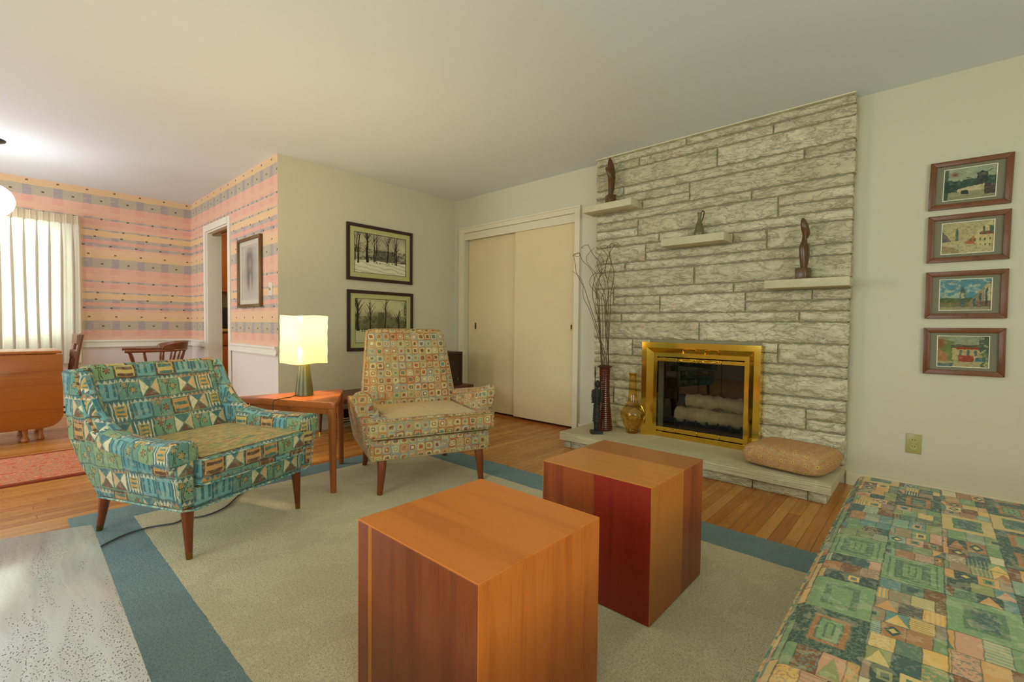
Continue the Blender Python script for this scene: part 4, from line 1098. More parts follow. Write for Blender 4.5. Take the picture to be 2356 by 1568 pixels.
# grate and logs
gr = empty('fire_grate', (0, 0, 0), 0, 'black iron fire grate behind the smoked glass doors', 'grate')
for y in np.linspace(1.02, 1.52, 7): tube('bar', smooth_path([(3.66, y, 0.262), (3.68, y, 0.222), (3.80, y, 0.212), (3.94, y, 0.222), (3.96, y, 0.25)], 4), 0.008, 'iron_black', gr, 8)
for x, z in ((3.69, 0.206), (3.92, 0.206)): tube('cross_bar', [(x, 1.0, z), (x, 1.54, z)], 0.008, 'iron_black', gr, 8)
for x, y in ((3.69, 1.05), (3.69, 1.49), (3.92, 1.05), (3.92, 1.49)): tube('foot', [(x, y, 0.1305), (x, y, 0.206)], 0.008, 'iron_black', gr, 8)
def log(y0, y1, x, z, r, seed, label, tilt=0.0):
    R = np.random.RandomState(seed); n = 14; path = [(x+R.normal()*0.004+tilt*(k/n-0.5), y0+(y1-y0)*k/n, z+R.normal()*0.003) for k in range(n+1)]
    rr_ = r*(1+0.08*R.normal(size=n+1))
    bm = tube_bm(path, lambda t: float(rr_[int(round(t*n))]), 14)
    for v in bm.verts: v.co += Vector((R.normal(), 0, R.normal()))*r*0.035
    tag(finish('log', bm, 'bark_pale', None, smooth=True), label, 'log', 'logs in the fireplace')
log(1.00, 1.53, 3.72, 0.292, 0.058, 1, 'front bottom log with pale ragged bark on the grate')
log(1.03, 1.50, 3.87, 0.296, 0.056, 2, 'rear bottom log on the fire grate')
log(1.03, 1.47, 3.765, 0.402, 0.055, 3, 'large upper log lying across the pile in the fireplace', 0.02)
log(1.28, 1.50, 3.86, 0.392, 0.040, 4, 'short upper log at the back of the fire', -0.08)

# ================================================================== PICTURES
def paint_mesh(name, w, h, nx, ny, fn, parent, y):
    u = (np.arange(nx)+0.5)/nx; v = (np.arange(ny)+0.5)/ny
    Uu, Vv = np.meshgrid(u, v)                     # (ny, nx)
    img = fn(Uu, Vv)
    me = bpy.data.meshes.new(name)
    gx, gz = np.meshgrid(np.linspace(-w/2, w/2, nx), np.linspace(-h/2, h/2, ny))
    verts = np.stack([gx.ravel(), np.full(gx.size, y), gz.ravel()], 1)
    i = np.arange((ny-1)*nx).reshape(ny-1, nx)[:, :-1].ravel()
    faces = np.stack([i, i+1, i+nx+1, i+nx], 1)
    me.from_pydata(verts.tolist(), [], faces.tolist())
    at = me.color_attributes.new('print', 'FLOAT_COLOR', 'POINT')
    s = np.clip(img.reshape(-1, 3), 0, 255)/255.0
    l = np.where(s <= 0.04045, s/12.92, ((s+0.055)/1.055)**2.4)
    at.data.foreach_set('color', np.concatenate([l, np.ones((len(l), 1))], 1).astype(np.float32).ravel())
    me.materials.append(M['print_ink'])
    return link(bpy.data.objects.new(name, me), parent)
g = G('print_ink', 0.6, 0.25)
an = g.nt.nodes.new('ShaderNodeAttribute'); an.attribute_name = 'print'; g.color(an.outputs['Color']); M['print_ink'] = g.mat
def fbm(U, V, s, seed=0, oct=4):
    R = np.random.RandomState(seed); out = np.zeros_like(U); a = 1; tot = 0
    for o in range(oct):
        n = int(s*2**o)+2; gdd = R.rand(n+1, n+1); x, y = U*(n-1), V*(n-1)
        i, j = np.clip(x.astype(int), 0, n-1), np.clip(y.astype(int), 0, n-1); fx, fy = x-i, y-j
        fx, fy = fx*fx*(3-2*fx), fy*fy*(3-2*fy)
        out += a*(gdd[j, i]*(1-fx)*(1-fy)+gdd[j, i+1]*fx*(1-fy)+gdd[j+1, i]*(1-fx)*fy+gdd[j+1, i+1]*fx*fy); tot += a; a *= 0.55
    return out/tot
def lay(img, mask, c, k=1.0):
    m = np.clip(mask*k, 0, 1)[..., None]; return img*(1-m)+np.array(c, float)*m
def solid(U, c): return np.ones(U.shape+(3,))*np.array(c, float)
def tree(img, U, V, x, base, top, w, c, seed, branches=7):
    R = np.random.RandomState(seed)
    lean = R.normal()*0.03
    t = np.clip((V-base)/(top-base), 0, 1)
    img = lay(img, ((abs(U-x-lean*t-0.006*np.sin(9*t+seed)) < w*(1-0.75*t)) & (V > base) & (V < top)).astype(float), c)
    for _ in range(branches):
        t0 = R.uniform(0.25, 0.85); y0 = base+(top-base)*t0; x0 = x+lean*t0; dx = R.choice((-1, 1))*R.uniform(0.04, 0.14); dy = R.uniform(0.10, 0.30)
        s = np.clip((V-y0)/dy, 0, 1); xx = x0+dx*s**1.3
        img = lay(img, ((abs(U-xx) < w*0.32*(1-0.8*s)+0.0012) & (V > y0) & (V < y0+dy)).astype(float), c, 0.85)
        s2 = np.clip((V-y0-dy*0.4)/(dy*0.7), 0, 1); x2 = x0+dx*0.4**1.3-dx*0.4*s2
        img = lay(img, ((abs(U-x2) < w*0.16*(1-s2)+0.001) & (V > y0+dy*0.4) & (V < y0+dy*1.1)).astype(float), c, 0.8)
    return img
def park_one(U, V):
    n = fbm(U, V, 6, 1); n2 = fbm(U, V, 24, 2)
    img = solid(U, (206, 202, 166)); img = lay(img, ((V > 0.3)*(0.15+0.55*n)), (134, 130, 102))
    img = lay(img, (V > 0.32)*(V < 0.62)*np.clip((n2-0.35)*2.2, 0, 1), (72, 68, 50))
    img = lay(img, (V > 0.32)*(U > 0.36)*(U < 0.8)*(V < 0.60)*0.5, (66, 62, 48))
    img = lay(img, np.exp(-((U-0.93)/0.09)**2-((V-0.72)/0.12)**2), (214, 208, 166))
    img = lay(img, np.exp(-((U-0.16)/0.05)**2-((V-0.70)/0.14)**2), (206, 200, 158))
    img = lay(img, (V < 0.33+0.03*(n-0.5)).astype(float), (228, 224, 192)); img = lay(img, (V < 0.33)*(np.sin(60*V+14*U+6*n) > 0.55)*0.35, (150, 146, 114))
    for k, (x, b, t, w) in enumerate(((0.07, 0.24, 1.05, 0.016), (0.24, 0.27, 1.05, 0.028), (0.37, 0.30, 0.98, 0.012), (0.40, 0.31, 1.0, 0.010), (0.62, 0.30, 1.0, 0.014), (0.80, 0.27, 1.05, 0.014), (0.77, 0.29, 0.96, 0.009), (0.02, 0.30, 1.0, 0.008))):
        img = tree(img, U, V, x, b, t, w, (44, 38, 28), 20+k)
    for x, s in ((0.42, 0.05), (0.48, 0.03), (0.65, 0.05), (0.72, 0.05)): img = lay(img, ((abs(U-x) < 0.006) & (V > 0.27) & (V < 0.27+s)).astype(float), (40, 36, 28))
    return img
def park_two(U, V):
    n = fbm(U, V, 5, 11); n2 = fbm(U, V, 22, 12)
    img = solid(U, (204, 198, 150)); img = lay(img, np.clip((n-0.4)*1.8, 0, 1), (172, 166, 122))
    img = lay(img, np.clip((0.72-V+0.25*(n-0.5)-0.15*abs(U-0.35))*7, 0, 1)*0.85, (112, 108, 76))
    img = lay(img, (V < 0.6)*np.clip((n2-0.35)*2, 0, 1)*0.7, (66, 62, 40))
    img = lay(img, ((U > 0.43) & (U < 0.55) & (V < 0.70)).astype(float), (92, 86, 56), 0.7)
    img = lay(img, (V < 0.30+0.03*(n-0.5)).astype(float), (214, 210, 168)); img = lay(img, (V < 0.3)*n2*0.25, (140, 136, 98))
    for k, (x, b, t, w) in enumerate(((0.06, 0.27, 1.0, 0.03), (0.29, 0.28, 0.95, 0.014), (0.57, 0.3, 1.0, 0.014), (0.84, 0.28, 0.75, 0.018), (0.98, 0.4, 1.0, 0.008))):
        img = tree(img, U, V, x, b, t, w, (56, 52, 32), 40+k, 10)
    for x in (0.13, 0.15, 0.18): img = lay(img, ((abs(U-x) < 0.006) & (V > 0.25) & (V < 0.31)).astype(float), (50, 46, 32))
    return img
def drawing(U, V):
    n = fbm(U, V, 5, 21); n2 = fbm(U, V, 30, 22)
    img = solid(U, (196, 188, 178))
    sh = np.exp(-((U-0.5)/0.36)**2*1.3-((V-0.56)/0.40)**2*1.2)
    img = lay(img, sh*(0.55+0.5*n), (132, 124, 118))
    hair = np.exp(-(((U-0.47)/0.17)**4)-((V-0.56)/0.34)**6); img = lay(img, hair*(0.45+0.6*n2), (92, 84, 80))
    face = np.exp(-((U-0.50)/0.085)**4-((V-0.66)/0.10)**4); img = lay(img, face, (158, 148, 140), 0.8)
    img = lay(img, np.exp(-((U-0.52)/0.05)**4-((V-0.30)/0.20)**4), (188, 180, 170), 0.8)
    img = lay(img, ((U < 0.06) | (U > 0.94) | (V < 0.04) | (V > 0.96)).astype(float), (196, 188, 178))
    return img
def streets(kind):
    def f(U, V):
        U = U+0.045*(fbm(U, V, 16, 90+kind)-0.5); V = np.clip(V+0.06*(fbm(U, V, 16, 95+kind)-0.5), 0, 0.999); U = np.clip(U, 0, 0.999)
        n = fbm(U, V, 6, 50+kind); n2 = fbm(U, V, 26, 60+kind); n3 = fbm(U, V, 12, 70+kind)
        if kind == 0:
            img = solid(U, (150, 158, 130)); img = lay(img, n*0.4, (168, 164, 130))
            img = lay(img, (V < 0.62+0.25*(n-0.5)-0.3*(abs(U-0.5) < 0.1))*(U < 0.5), (44, 66, 52)); img = lay(img, np.exp(-((U-0.22)/0.07)**2-((V-0.80)/0.06)**2), (120, 64, 40))
            img = lay(img, (V < 0.66+0.2*(n3-0.5))*(U > 0.36), (58, 78, 62)); img = lay(img, (abs(U-0.73) < 0.10)*(V < 0.84-0.6*abs(U-0.73)), (56, 58, 54))
            img = lay(img, (abs(V-0.72-(U-0.73)*0.7) < 0.014)*(U > 0.66)*(U < 0.93), (62, 58, 56))
            img = lay(img, (V < 0.36+0.16*(U-0.3))*(U > 0.28)*(U < 0.78), (196, 180, 134)); img = lay(img, (V < 0.26)*(U > 0.1), (150, 142, 108)); img = lay(img, (abs(U-0.42) < 0.07)*(V < 0.30)*(V > 0.18), (40, 52, 52))
            img = lay(img, (U > 0.78)*(V < 0.42)*(V > 0.12), (74, 60, 54)); img = lay(img, (V < 0.14)*n2, (128, 132, 96)); img = lay(img, (U < 0.1)*1.0, (46, 66, 52), 0.7)
        elif kind == 1:
            img = solid(U, (186, 170, 118)); img = lay(img, np.clip(V-0.4, 0, 1)*n, (176, 166, 122))
            img = lay(img, (U > 0.40)*(V < 0.30+(U-0.40)*1.15)*(V > 0.34-(U-0.4)*0.30), (178, 96, 56)); img = lay(img, (U > 0.64)*(V < 0.62+(U-0.64)*1.2)*(V > 0.16), (206, 186, 130))
            img = lay(img, (U > 0.76)*(abs(V-0.60) < 0.05), (130, 70, 56)); img = lay(img, (U > 0.45)*(np.sin(U*70) > 0.45)*(np.sin(V*34) > 0.2)*(V < 0.2+(U-0.3))*(V > 0.2), (62, 72, 62))
            img = lay(img, (U > 0.78)*(abs(V-0.72) < 0.09)*(np.sin(U*42) > 0), (70, 92, 84)); img = lay(img, ((abs(U-0.31) < 0.03) & (V < 0.62) & (V > 0.4)) | ((abs(U-0.31) < 0.03*(0.86-V)/0.24) & (V >= 0.62) & (V < 0.86)), (66, 92, 82))
            img = lay(img, (U < 0.20)*(V < 0.76-U*1.6)*(V > 0.40), (92, 88, 84)); img = lay(img, (V < 0.36-0.5*abs(U-0.30)*(U < 0.3)-0.26*(U-0.3)*(U > 0.3)), (190, 174, 128))
            img = lay(img, (V < 0.30-U*0.4)*(U < 0.35), (140, 112, 74), 0.7); img = lay(img, n2*0.25, (150, 120, 84))
        elif kind == 2:
            img = solid(U, (84, 132, 142)); img = lay(img, np.clip((n3-0.45)*3.2, 0, 1)*(V > 0.4), (168, 178, 158))
            img = lay(img, (V < 0.40+0.1*(n-0.5)), (82, 94, 54)); img = lay(img, (V < 0.26), (128, 104, 62)); img = lay(img, (V < 0.22)*(np.sin(V*90) > 0.2), (96, 112, 70))
            img = lay(img, ((abs(U-0.46) < 0.045) & (V < 0.56)) | ((abs(U-0.46) < 0.04*(0.80-V)/0.2) & (V >= 0.56) & (V < 0.80)), (78, 92, 84)); img = lay(img, (abs(U-0.46) < 0.03)*(abs(V-0.46) < 0.08), (178, 164, 112))
            img = lay(img, (U > 0.58)*(V < 0.26+(U-0.58)*1.75)*(V > 0.10), (140, 124, 88)); img = lay(img, (U > 0.86)*(V > 0.1)*(V < 0.8), (196, 178, 126)); img = lay(img, (U > 0.64)*(np.sin(U*58) > 0.3)*(V < 0.1+(U-0.5)*1.5)*(V > 0.12), (66, 84, 82))
            img = lay(img, (U > 0.70)*(V < 0.30)*(V > 0.10)*0.7, (98, 62, 52)); img = lay(img, (V < 0.12), (150, 140, 104))
        else:
            img = solid(U, (140, 146, 116)); img = lay(img, n*0.5, (158, 156, 118))
            img = lay(img, (V < 0.86+0.2*(n-0.5))*(U < 0.34), (104, 124, 56)); img = lay(img, np.exp(-((U-0.06)/0.10)**2-((V-0.75)/0.15)**2), (150, 72, 46))
            img = lay(img, (U > 0.28)*(U < 0.80)*(V < 0.68+0.06*n)*(V > 0.58), (88, 80, 56)); img = lay(img, (U > 0.30)*(U < 0.86)*(V < 0.60)*(V > 0.24), (186, 162, 106)); img = lay(img, (U > 0.38)*(U < 0.84)*(abs(V-0.60) < 0.035), (150, 64, 40))
            img = lay(img, (np.sin(U*44) > 0.35)*(abs(V-0.46) < 0.08)*(U > 0.38)*(U < 0.8), (84, 104, 88)); img = lay(img, (U > 0.42)*(U < 0.70)*(V < 0.38)*(V > 0.18), (152, 62, 40)); img = lay(img, (U > 0.74)*(U < 0.93)*(abs(V-0.26) < 0.06), (52, 92, 120))
            img = lay(img, (U > 0.80)*(V > 0.4)*(n3 > 0.42), (62, 76, 56)); img = lay(img, (U < 0.22)*(V < 0.62-U)*(V > 0.15), (164, 108, 64)); img = lay(img, (V < 0.18), (172, 158, 108)); img = lay(img, (U < 0.32)*(V < 0.12), (84, 104, 104)); img = lay(img, (U > 0.84)*(V < 0.5)*(n2 > 0.45), (84, 104, 64))
        img = lay(img, np.clip((n2-0.45)*3, 0, 1)*0.40, (104, 100, 78)); img = lay(img, np.clip((n3-0.50)*3, 0, 1)*0.32, (206, 192, 146))
        return img
    return f
def framed(name, loc, rz, w, h, fwid, mats, fn, nx, ny, label, group, depth=0.02, roll_=0.0, inner=None, line=None, fm=('dark_frame', 'dark_frame'), mat_in=None):
    """local x to the right along the wall, y into the wall, z up; origin at the picture's middle on the wall face"""
    e = empty(name, loc, rz, label, 'picture', group); e.rotation_euler = (0, roll_, rz)
    D = depth
    def rail_(pts, mat):
        bm = bmesh.new(); A = [bm.verts.new((x, -D, z)) for x, z in pts]; B = [bm.verts.new((x, -0.0005, z)) for x, z in pts]
        bm.faces.new(A); bm.faces.new(B[::-1])
        for i in range(4): bm.faces.new((A[i], B[i], B[(i+1) % 4], A[(i+1) % 4]))
        bmesh.ops.recalc_face_normals(bm, faces=bm.faces); bevel(bm, 0.0025, 2)
        finish('frame_rail', bm, mat, e, smooth=True)
    a, b, c, d = w/2, h/2, w/2-fwid, h/2-fwid
    rail_([(-a, b), (a, b), (c, d), (-c, d)], fm[0]); rail_([(-a, -b), (-c, -d), (c, -d), (a, -b)], fm[0])
    rail_([(-a, -b), (-a, b), (-c, d), (-c, -d)], fm[1]); rail_([(a, b), (a, -b), (c, -d), (c, d)], fm[1])
    iw, ih = inner
    boxes('mat', [(-c, -0.010, -d, -iw/2, -0.004, d), (iw/2, -0.010, -d, c, -0.004, d), (-iw/2, -0.010, -d, iw/2, -0.004, -ih/2), (-iw/2, -0.010, ih/2, iw/2, -0.004, d)], mats, e)
    if line:
        k = 0.004
        boxes('mat_edge', [(-iw/2, -0.0104, -ih/2, -iw/2+k, -0.004, ih/2), (iw/2-k, -0.0104, -ih/2, iw/2, -0.004, ih/2), (-iw/2+k, -0.0104, -ih/2, iw/2-k, -0.004, -ih/2+k), (-iw/2+k, -0.0104, ih/2-k, iw/2-k, -0.004, ih/2)], line, e)
    paint_mesh('print', iw, ih, nx, ny, fn, e, -0.0062)
    box('glass', (-c, -0.0135, -d), (c, -0.0125, d), 'picture_glass', e)
    return e
PWY = YP-0.0025
framed('picture', (2.650, PWY, 1.695), 0, 0.760, 0.552, 0.032, 'mat_green', park_one, 240, 160, 'upper framed black and white photo of snowy park trees', 'framed snow photographs', inner=(0.600, 0.395), line='dark_line')
framed('picture', (2.658, PWY, 1.024), 0, 0.765, 0.600, 0.032, 'mat_green', park_two, 240, 180, 'lower framed black and white photo of bare trees behind the high backed armchair', 'framed snow photographs', inner=(0.600, 0.442), line='dark_line')
framed('picture', (XS-w-0.0005, 4.833, 1.469), -PI/2, 0.592, 0.660, 0.028, 'mat_cream', drawing, 120, 160, 'gilt framed charcoal drawing on the plaid wallpaper beside the doorway', None, inner=(0.42, 0.52), fm=('gilt_frame', 'gilt_frame'), depth=0.028)
labs = ['topmost of four oak framed street prints, with dark trees and a pale wall', 'second of four oak framed prints from the top, a cream and orange street',
        'third of four oak framed prints from the top, under a blue clouded sky', 'lowest of four oak framed prints, with red and green garden buildings']
for k, (zc, hh) in enumerate(((1.808, 0.268), (1.508, 0.266), (1.190, 0.266), (0.871, 0.266))):
    framed('picture', (XR-0.0005, -0.131, zc), -PI/2, 0.332, hh, 0.028, 'mat_grey', streets(k), 150, 110, labs[k], 'oak framed street prints', inner=(0.214, 0.178), line='white_card', fm=('oak_frame', 'oak_frame_upright'), roll_=math.radians((1.2, 0.3, 0.0, -0.4)[k]))

# ================================================================== ON AND AROUND THE HEARTH
va = empty('vase', (3.392, 2.012, 0.1302), 0, 'tall dark red ringed ceramic vase on the hearth holding branches', 'vase')
lathe('body', [(0.064, 0.0), (0.070, 0.006), (0.069, 0.03), (0.060, 0.12), (0.050, 0.22), (0.0435, 0.33), (0.042, 0.42), (0.045, 0.50), (0.047, 0.522), (0.042, 0.52), (0.038, 0.42), (0.038, 0.30), (0.0385, 0.20)], 'vase_ringed', va, 40)
lathe('rim', [(0.046, 0.520), (0.060, 0.526), (0.061, 0.534), (0.047, 0.538), (0.043, 0.53), (0.043, 0.52)], 'speaker_walnut', va, 40, cap=False)
Rb = np.random.RandomState(11)
tips = [(0.345, 1.60), (0.29, 1.47), (0.21, 1.62), (0.165, 1.66), (0.12, 1.52), (0.09, 1.62), (0.06, 1.66), (0.03, 1.60), (0.0, 1.655), (-0.02, 1.64), (-0.055, 1.67), (0.05, 1.50), (0.10, 1.66), (0.015, 1.45)]
for k, (dy, zt) in enumerate(tips):
    a0 = 2*PI*k/len(tips); r0 = 0.030
    px0, py0 = 3.392+r0*math.cos(a0), 2.012+r0*math.sin(a0)
    bx0, by0 = 3.392-0.012*math.cos(a0), 2.012-0.012*math.sin(a0)
    dx = Rb.uniform(-0.05, 0.05)
    dyy = dy*1.02-0.0
    pts = [(bx0, by0, 0.345), (px0, py0, 0.66)]
    for q in (0.25, 0.45, 0.6, 0.7, 0.78, 0.86, 0.93, 1.0):
        amp = 0.0 if q < 0.5 else 0.05*(q-0.45)/0.5
        pts.append((px0+dx*q+amp*math.cos(q*15+k), py0+(dyy-(py0-2.012))*q**1.25+amp*math.sin(q*17+1.7*k), 0.66+(zt-0.66)*q+(0.0 if q < 0.6 else 0.008*math.sin(5*k))))
    if k % 2 == 0:                                 # curl over at the tip
        lx, ly, lz = pts[-1]
        for a in (0.8, 1.8, 2.9, 4.0, 5.0): pts.append((lx+0.02*math.sin(a), ly+0.034*(1-math.cos(a))*(1 if k % 4 else -1), lz+0.016*math.sin(a*1.1)))
    tag(tube('branch', smooth_path(pts, 5), lambda t: 0.0030-0.0014*t, 'branch_bark', None, 6), {0: 'curly branch leaning farthest left across the closet casing', 1: 'shorter looped branch leaning left just inside the outermost one'}.get(k, 'thin dark curly branch standing upright in the tall ringed vase'), 'branch', 'curly branches in the vase')
bo = empty('bottle', (3.462, 1.792, 0.1302), 0.2, 'amber glass bottle with long neck and faceted bulb beside the brass surround', 'bottle')
lathe('bulb', [(0.034, 0.0), (0.046, 0.004), (0.052, 0.03), (0.080, 0.095), (0.100, 0.150), (0.098, 0.168), (0.070, 0.215), (0.046, 0.245)], 'amber_glass', bo, 9, cap=False)
lathe('neck', [(0.046, 0.245), (0.037, 0.275), (0.033, 0.33), (0.029, 0.44), (0.028, 0.468), (0.034, 0.486), (0.030, 0.486), (0.025, 0.466)], 'amber_glass', bo, 24, cap=False)
lathe('foot', [(0.0, 0.0), (0.046, 0.0002), (0.046, 0.0040), (0.0, 0.006)], 'amber_glass', bo, 9, cap=False)
# iron warrior
wa = empty('figurine', (3.232, 1.985, 0.1302), math.radians(-48), 'slim black iron warrior figurine with a spear on the hearth corner', 'figurine')
box('plinth', (-0.048, -0.036, 0), (0.048, 0.036, 0.026), 'figure_wood', wa, 0.003, 1).data.materials[0] = M['iron_black']
def stack(name, rows, mat, parent, seg=16, bm=None):
    """rows: (x, y, z, rx, ry) ellipses joined into one skin"""
    bm = bm or bmesh.new(); R_ = []
    for x, y, z, rx, ry in rows: R_.append([bm.verts.new((x+rx*math.cos(2*PI*i/seg), y+ry*math.sin(2*PI*i/seg), z)) for i in range(seg)])
    for A, B in zip(R_, R_[1:]):
        for i in range(seg): bm.faces.new((A[i], A[(i+1) % seg], B[(i+1) % seg], B[i]))
    bm.faces.new(R_[0][::-1]); bm.faces.new(R_[-1])
    return finish(name, bm, mat, parent, smooth=True)
stack('body', [(0, 0, 0.026, 0.014, 0.014), (0, 0, 0.07, 0.020, 0.016), (0, 0, 0.10, 0.028, 0.02), (0, 0, 0.20, 0.026, 0.02), (-0.002, 0, 0.24, 0.020, 0.016), (-0.004, 0, 0.28, 0.028, 0.02), (-0.004, 0, 0.345, 0.034, 0.022), (0, 0, 0.362, 0.014, 0.012), (0.002, 0, 0.372, 0.012, 0.012)], 'iron_black', wa)
stack('head', [(0.004, 0, 0.368, 0.008, 0.008), (0.004, 0, 0.380, 0.018, 0.016), (0.005, 0, 0.400, 0.022, 0.019), (0.004, 0, 0.420, 0.016, 0.014), (0.003, 0, 0.430, 0.005, 0.005)], 'iron_black', wa)
for i in range(7):
    z = 0.10+i*0.02; stack('armour_plate', [(0, 0, z, 0.034-0.0006*i, 0.026), (0, 0, z+0.014, 0.028-0.0006*i, 0.021)], 'iron_black', wa)
for s in (-1, 1):
    tube('arm', smooth_path([(s*0.030, 0, 0.345), (s*0.038, -0.006, 0.30), (s*0.030, -0.022, 0.262)], 4), lambda t: 0.010-0.003*t, 'iron_black', wa, 8)
    for i in range(5): hexa('shoulder_scale', [(s*0.028, -0.014, 0.335-0.022*i), (s*0.044, -0.012, 0.335-0.022*i), (s*0.044, 0.012, 0.335-0.022*i), (s*0.028, 0.014, 0.335-0.022*i), (s*0.026, -0.012, 0.354-0.022*i), (s*0.036, -0.010, 0.354-0.022*i), (s*0.036, 0.010, 0.354-0.022*i), (s*0.026, 0.012, 0.354-0.022*i)], 'iron_black', wa)
sp_ = tube('spear', [(-0.022, -0.024, 0.026), (-0.021, -0.024, 0.47)], 0.0035, 'iron_black', wa, 8)
tube('spear_head', [(-0.021, -0.024, 0.46), (-0.021, -0.024, 0.49), (-0.021, -0.024, 0.548)], lambda t: 0.003+0.005*(1-abs(2*t-0.7)) if t < 0.85 else 0.001, 'iron_black', sp_, 8)
# hearth cushion
bm = pillow_bm(0.46, 0.41, 0.142, n=5.0)
cq = finish('cushion', bm, 'fabric_tweed', None, smooth=True)
cq.location = (3.318, 0.628, 0.1295); cq.rotation_euler = (0, 0, math.radians(80))
tag(cq, 'flat rust and green tweed cushion lying on the hearth end', 'cushion')

# carved figures and jug on the ledges
f1 = empty('carved_figure', (3.455, 2.022, 2.0133), math.radians(-30), 'dark carved wooden head with tall crest on the highest stone ledge', 'sculpture', 'carved wooden figures')
box('plinth', (-0.034, -0.034, 0), (0.034, 0.034, 0.072), 'figure_wood', f1, 0.003, 2)
stack('crest', [(0.006, 0.012, 0.072, 0.022, 0.018), (0.010, 0.012, 0.12, 0.026, 0.018), (0.014, 0.014, 0.18, 0.032, 0.018), (0.014, 0.016, 0.24, 0.037, 0.017), (0.010, 0.017, 0.29, 0.035, 0.016), (0.004, 0.017, 0.33, 0.029, 0.014), (0.0, 0.017, 0.36, 0.020, 0.010), (-0.002, 0.017, 0.383, 0.008, 0.005)], 'figure_wood', f1)
stack('face', [(-0.004, -0.014, 0.165, 0.006, 0.006), (-0.012, -0.020, 0.195, 0.018, 0.014), (-0.022, -0.024, 0.222, 0.024, 0.018), (-0.032, -0.024, 0.250, 0.025, 0.020), (-0.042, -0.016, 0.276, 0.018, 0.018), (-0.048, -0.008, 0.292, 0.008, 0.010)], 'figure_wood', f1)
stack('jaw', [(-0.002, -0.006, 0.076, 0.014, 0.012), (-0.004, -0.006, 0.12, 0.014, 0.012), (-0.006, -0.010, 0.165, 0.016, 0.014), (-0.008, -0.010, 0.20, 0.010, 0.010)], 'figure_wood', f1)
f3 = empty('carved_figure', (3.458, 0.622, 1.3043), math.radians(-15), 'slender dark wooden figure with bowed head on the lowest stone ledge', 'sculpture', 'carved wooden figures')
box('plinth', (-0.034, -0.034, 0), (0.034, 0.034, 0.072), 'figure_wood', f3, 0.003, 2)
stack('body', [(0.004, 0, 0.072, 0.019, 0.016), (0.003, 0, 0.10, 0.025, 0.019), (0, 0, 0.15, 0.031, 0.022), (-0.002, 0, 0.19, 0.034, 0.022), (-0.002, 0, 0.215, 0.032, 0.020), (0.004, 0, 0.235, 0.022, 0.016), (0.006, 0, 0.26, 0.017, 0.013), (0.006, 0, 0.30, 0.014, 0.012)], 'figure_wood', f3)
stack('head', [(0.018, -0.004, 0.262, 0.010, 0.010), (0.014, -0.006, 0.288, 0.026, 0.020), (0.006, -0.004, 0.315, 0.031, 0.022), (-0.004, -0.002, 0.345, 0.028, 0.020), (-0.014, 0, 0.372, 0.018, 0.014), (-0.019, 0, 0.384, 0.006, 0.006)], 'figure_wood', f3)
tube('arm', smooth_path([(-0.024, -0.012, 0.205), (-0.018, -0.018, 0.25), (-0.020, -0.014, 0.30), (-0.016, -0.008, 0.33)], 5), 0.008, 'figure_wood', f3, 8)
tube('robe_fold', smooth_path([(0.012, -0.020, 0.225), (0.020, -0.022, 0.17), (0.016, -0.018, 0.11), (0.008, -0.014, 0.078)], 5), 0.005, 'figure_wood', f3, 8)
jg = empty('jug', (3.462, 1.287, 1.6563), math.radians(-42), 'small bronze green jug with a tall loop handle on the middle ledge', 'jug')
lathe('body', [(0.036, 0.0), (0.038, 0.004), (0.034, 0.04), (0.024, 0.085), (0.013, 0.115), (0.0105, 0.14), (0.014, 0.165), (0.017, 0.172), (0.013, 0.171), (0.009, 0.145)], 'jug_green', jg, 28)
tube('handle', smooth_path([(0.014, 0, 0.105), (0.024, 0, 0.125), (0.034, 0, 0.165), (0.032, 0, 0.184), (0.022, 0, 0.186), (0.013, 0, 0.165), (0.010, 0, 0.13), (0.011, 0, 0.112)], 5), 0.0038, 'iron_black', jg, 8)

# ================================================================== WALL PLATES
ou = empty('outlet', (XR, 0.061, 0.315), -PI/2, 'yellowed double electrical outlet on the right hand wall', 'outlet')
box('plate', (-0.035, -0.006, -0.058), (0.035, -0.0003, 0.058), 'outlet_plate', ou, 0.002, 2)
for s in (-1, 1):
    f = lathe('socket_face', [(0.0, 0), (0.0165, 0.0), (0.0165, 0.0025), (0.0, 0.0026)], 'outlet_face', ou, 24, cap=False)
    f.location = (0, -0.006, s*0.0195); f.rotation_euler = (PI/2, 0, 0)
    for q in (-0.006, 0.006): box('slot', (q-0.0012, 0.0, 0.0026), (q+0.0012, 0.008, 0.0030), 'slot_dark', f)
sw = empty('light_switch', (XS-w, 4.356, 1.29), -PI/2, 'papered light switch plate beside the charcoal drawing', 'light switch')
box('plate', (-0.038, -0.006, -0.058), (0.038, -0.0003, 0.058), 'mat_cream', sw, 0.002, 2)
box('toggle', (-0.005, -0.018, -0.010), (0.005, -0.006, 0.012), 'outlet_face', sw, 0.001, 1)
ve = empty('wall_vent', (2.33, YP-0.002, 0), 0, 'low beige wall vent with dark louvres under the media bench', 'vent')
boxes('frame', [(-0.24, -0.022, 0.012, 0.24, -0.0003, 0.036), (-0.24, -0.022, 0.170, 0.24, -0.0003, 0.196), (-0.24, -0.022, 0.036, -0.215, -0.0003, 0.170), (0.215, -0.022, 0.036, 0.24, -0.0003, 0.170)], 'vent_frame', ve)
box('backing', (-0.215, -0.006, 0.036), (0.215, -0.0003, 0.170), 'dark_gap', ve)
for i in range(6): hexa('louvre', [(-0.215, -0.018, 0.040+i*0.022), (0.215, -0.018, 0.040+i*0.022), (0.215, -0.016, 0.040+i*0.022), (-0.215, -0.016, 0.040+i*0.022), (-0.215, -0.008, 0.056+i*0.022), (0.215, -0.008, 0.056+i*0.022), (0.215, -0.0065, 0.056+i*0.022), (-0.215, -0.0065, 0.056+i*0.022)], 'vent_dark', ve)

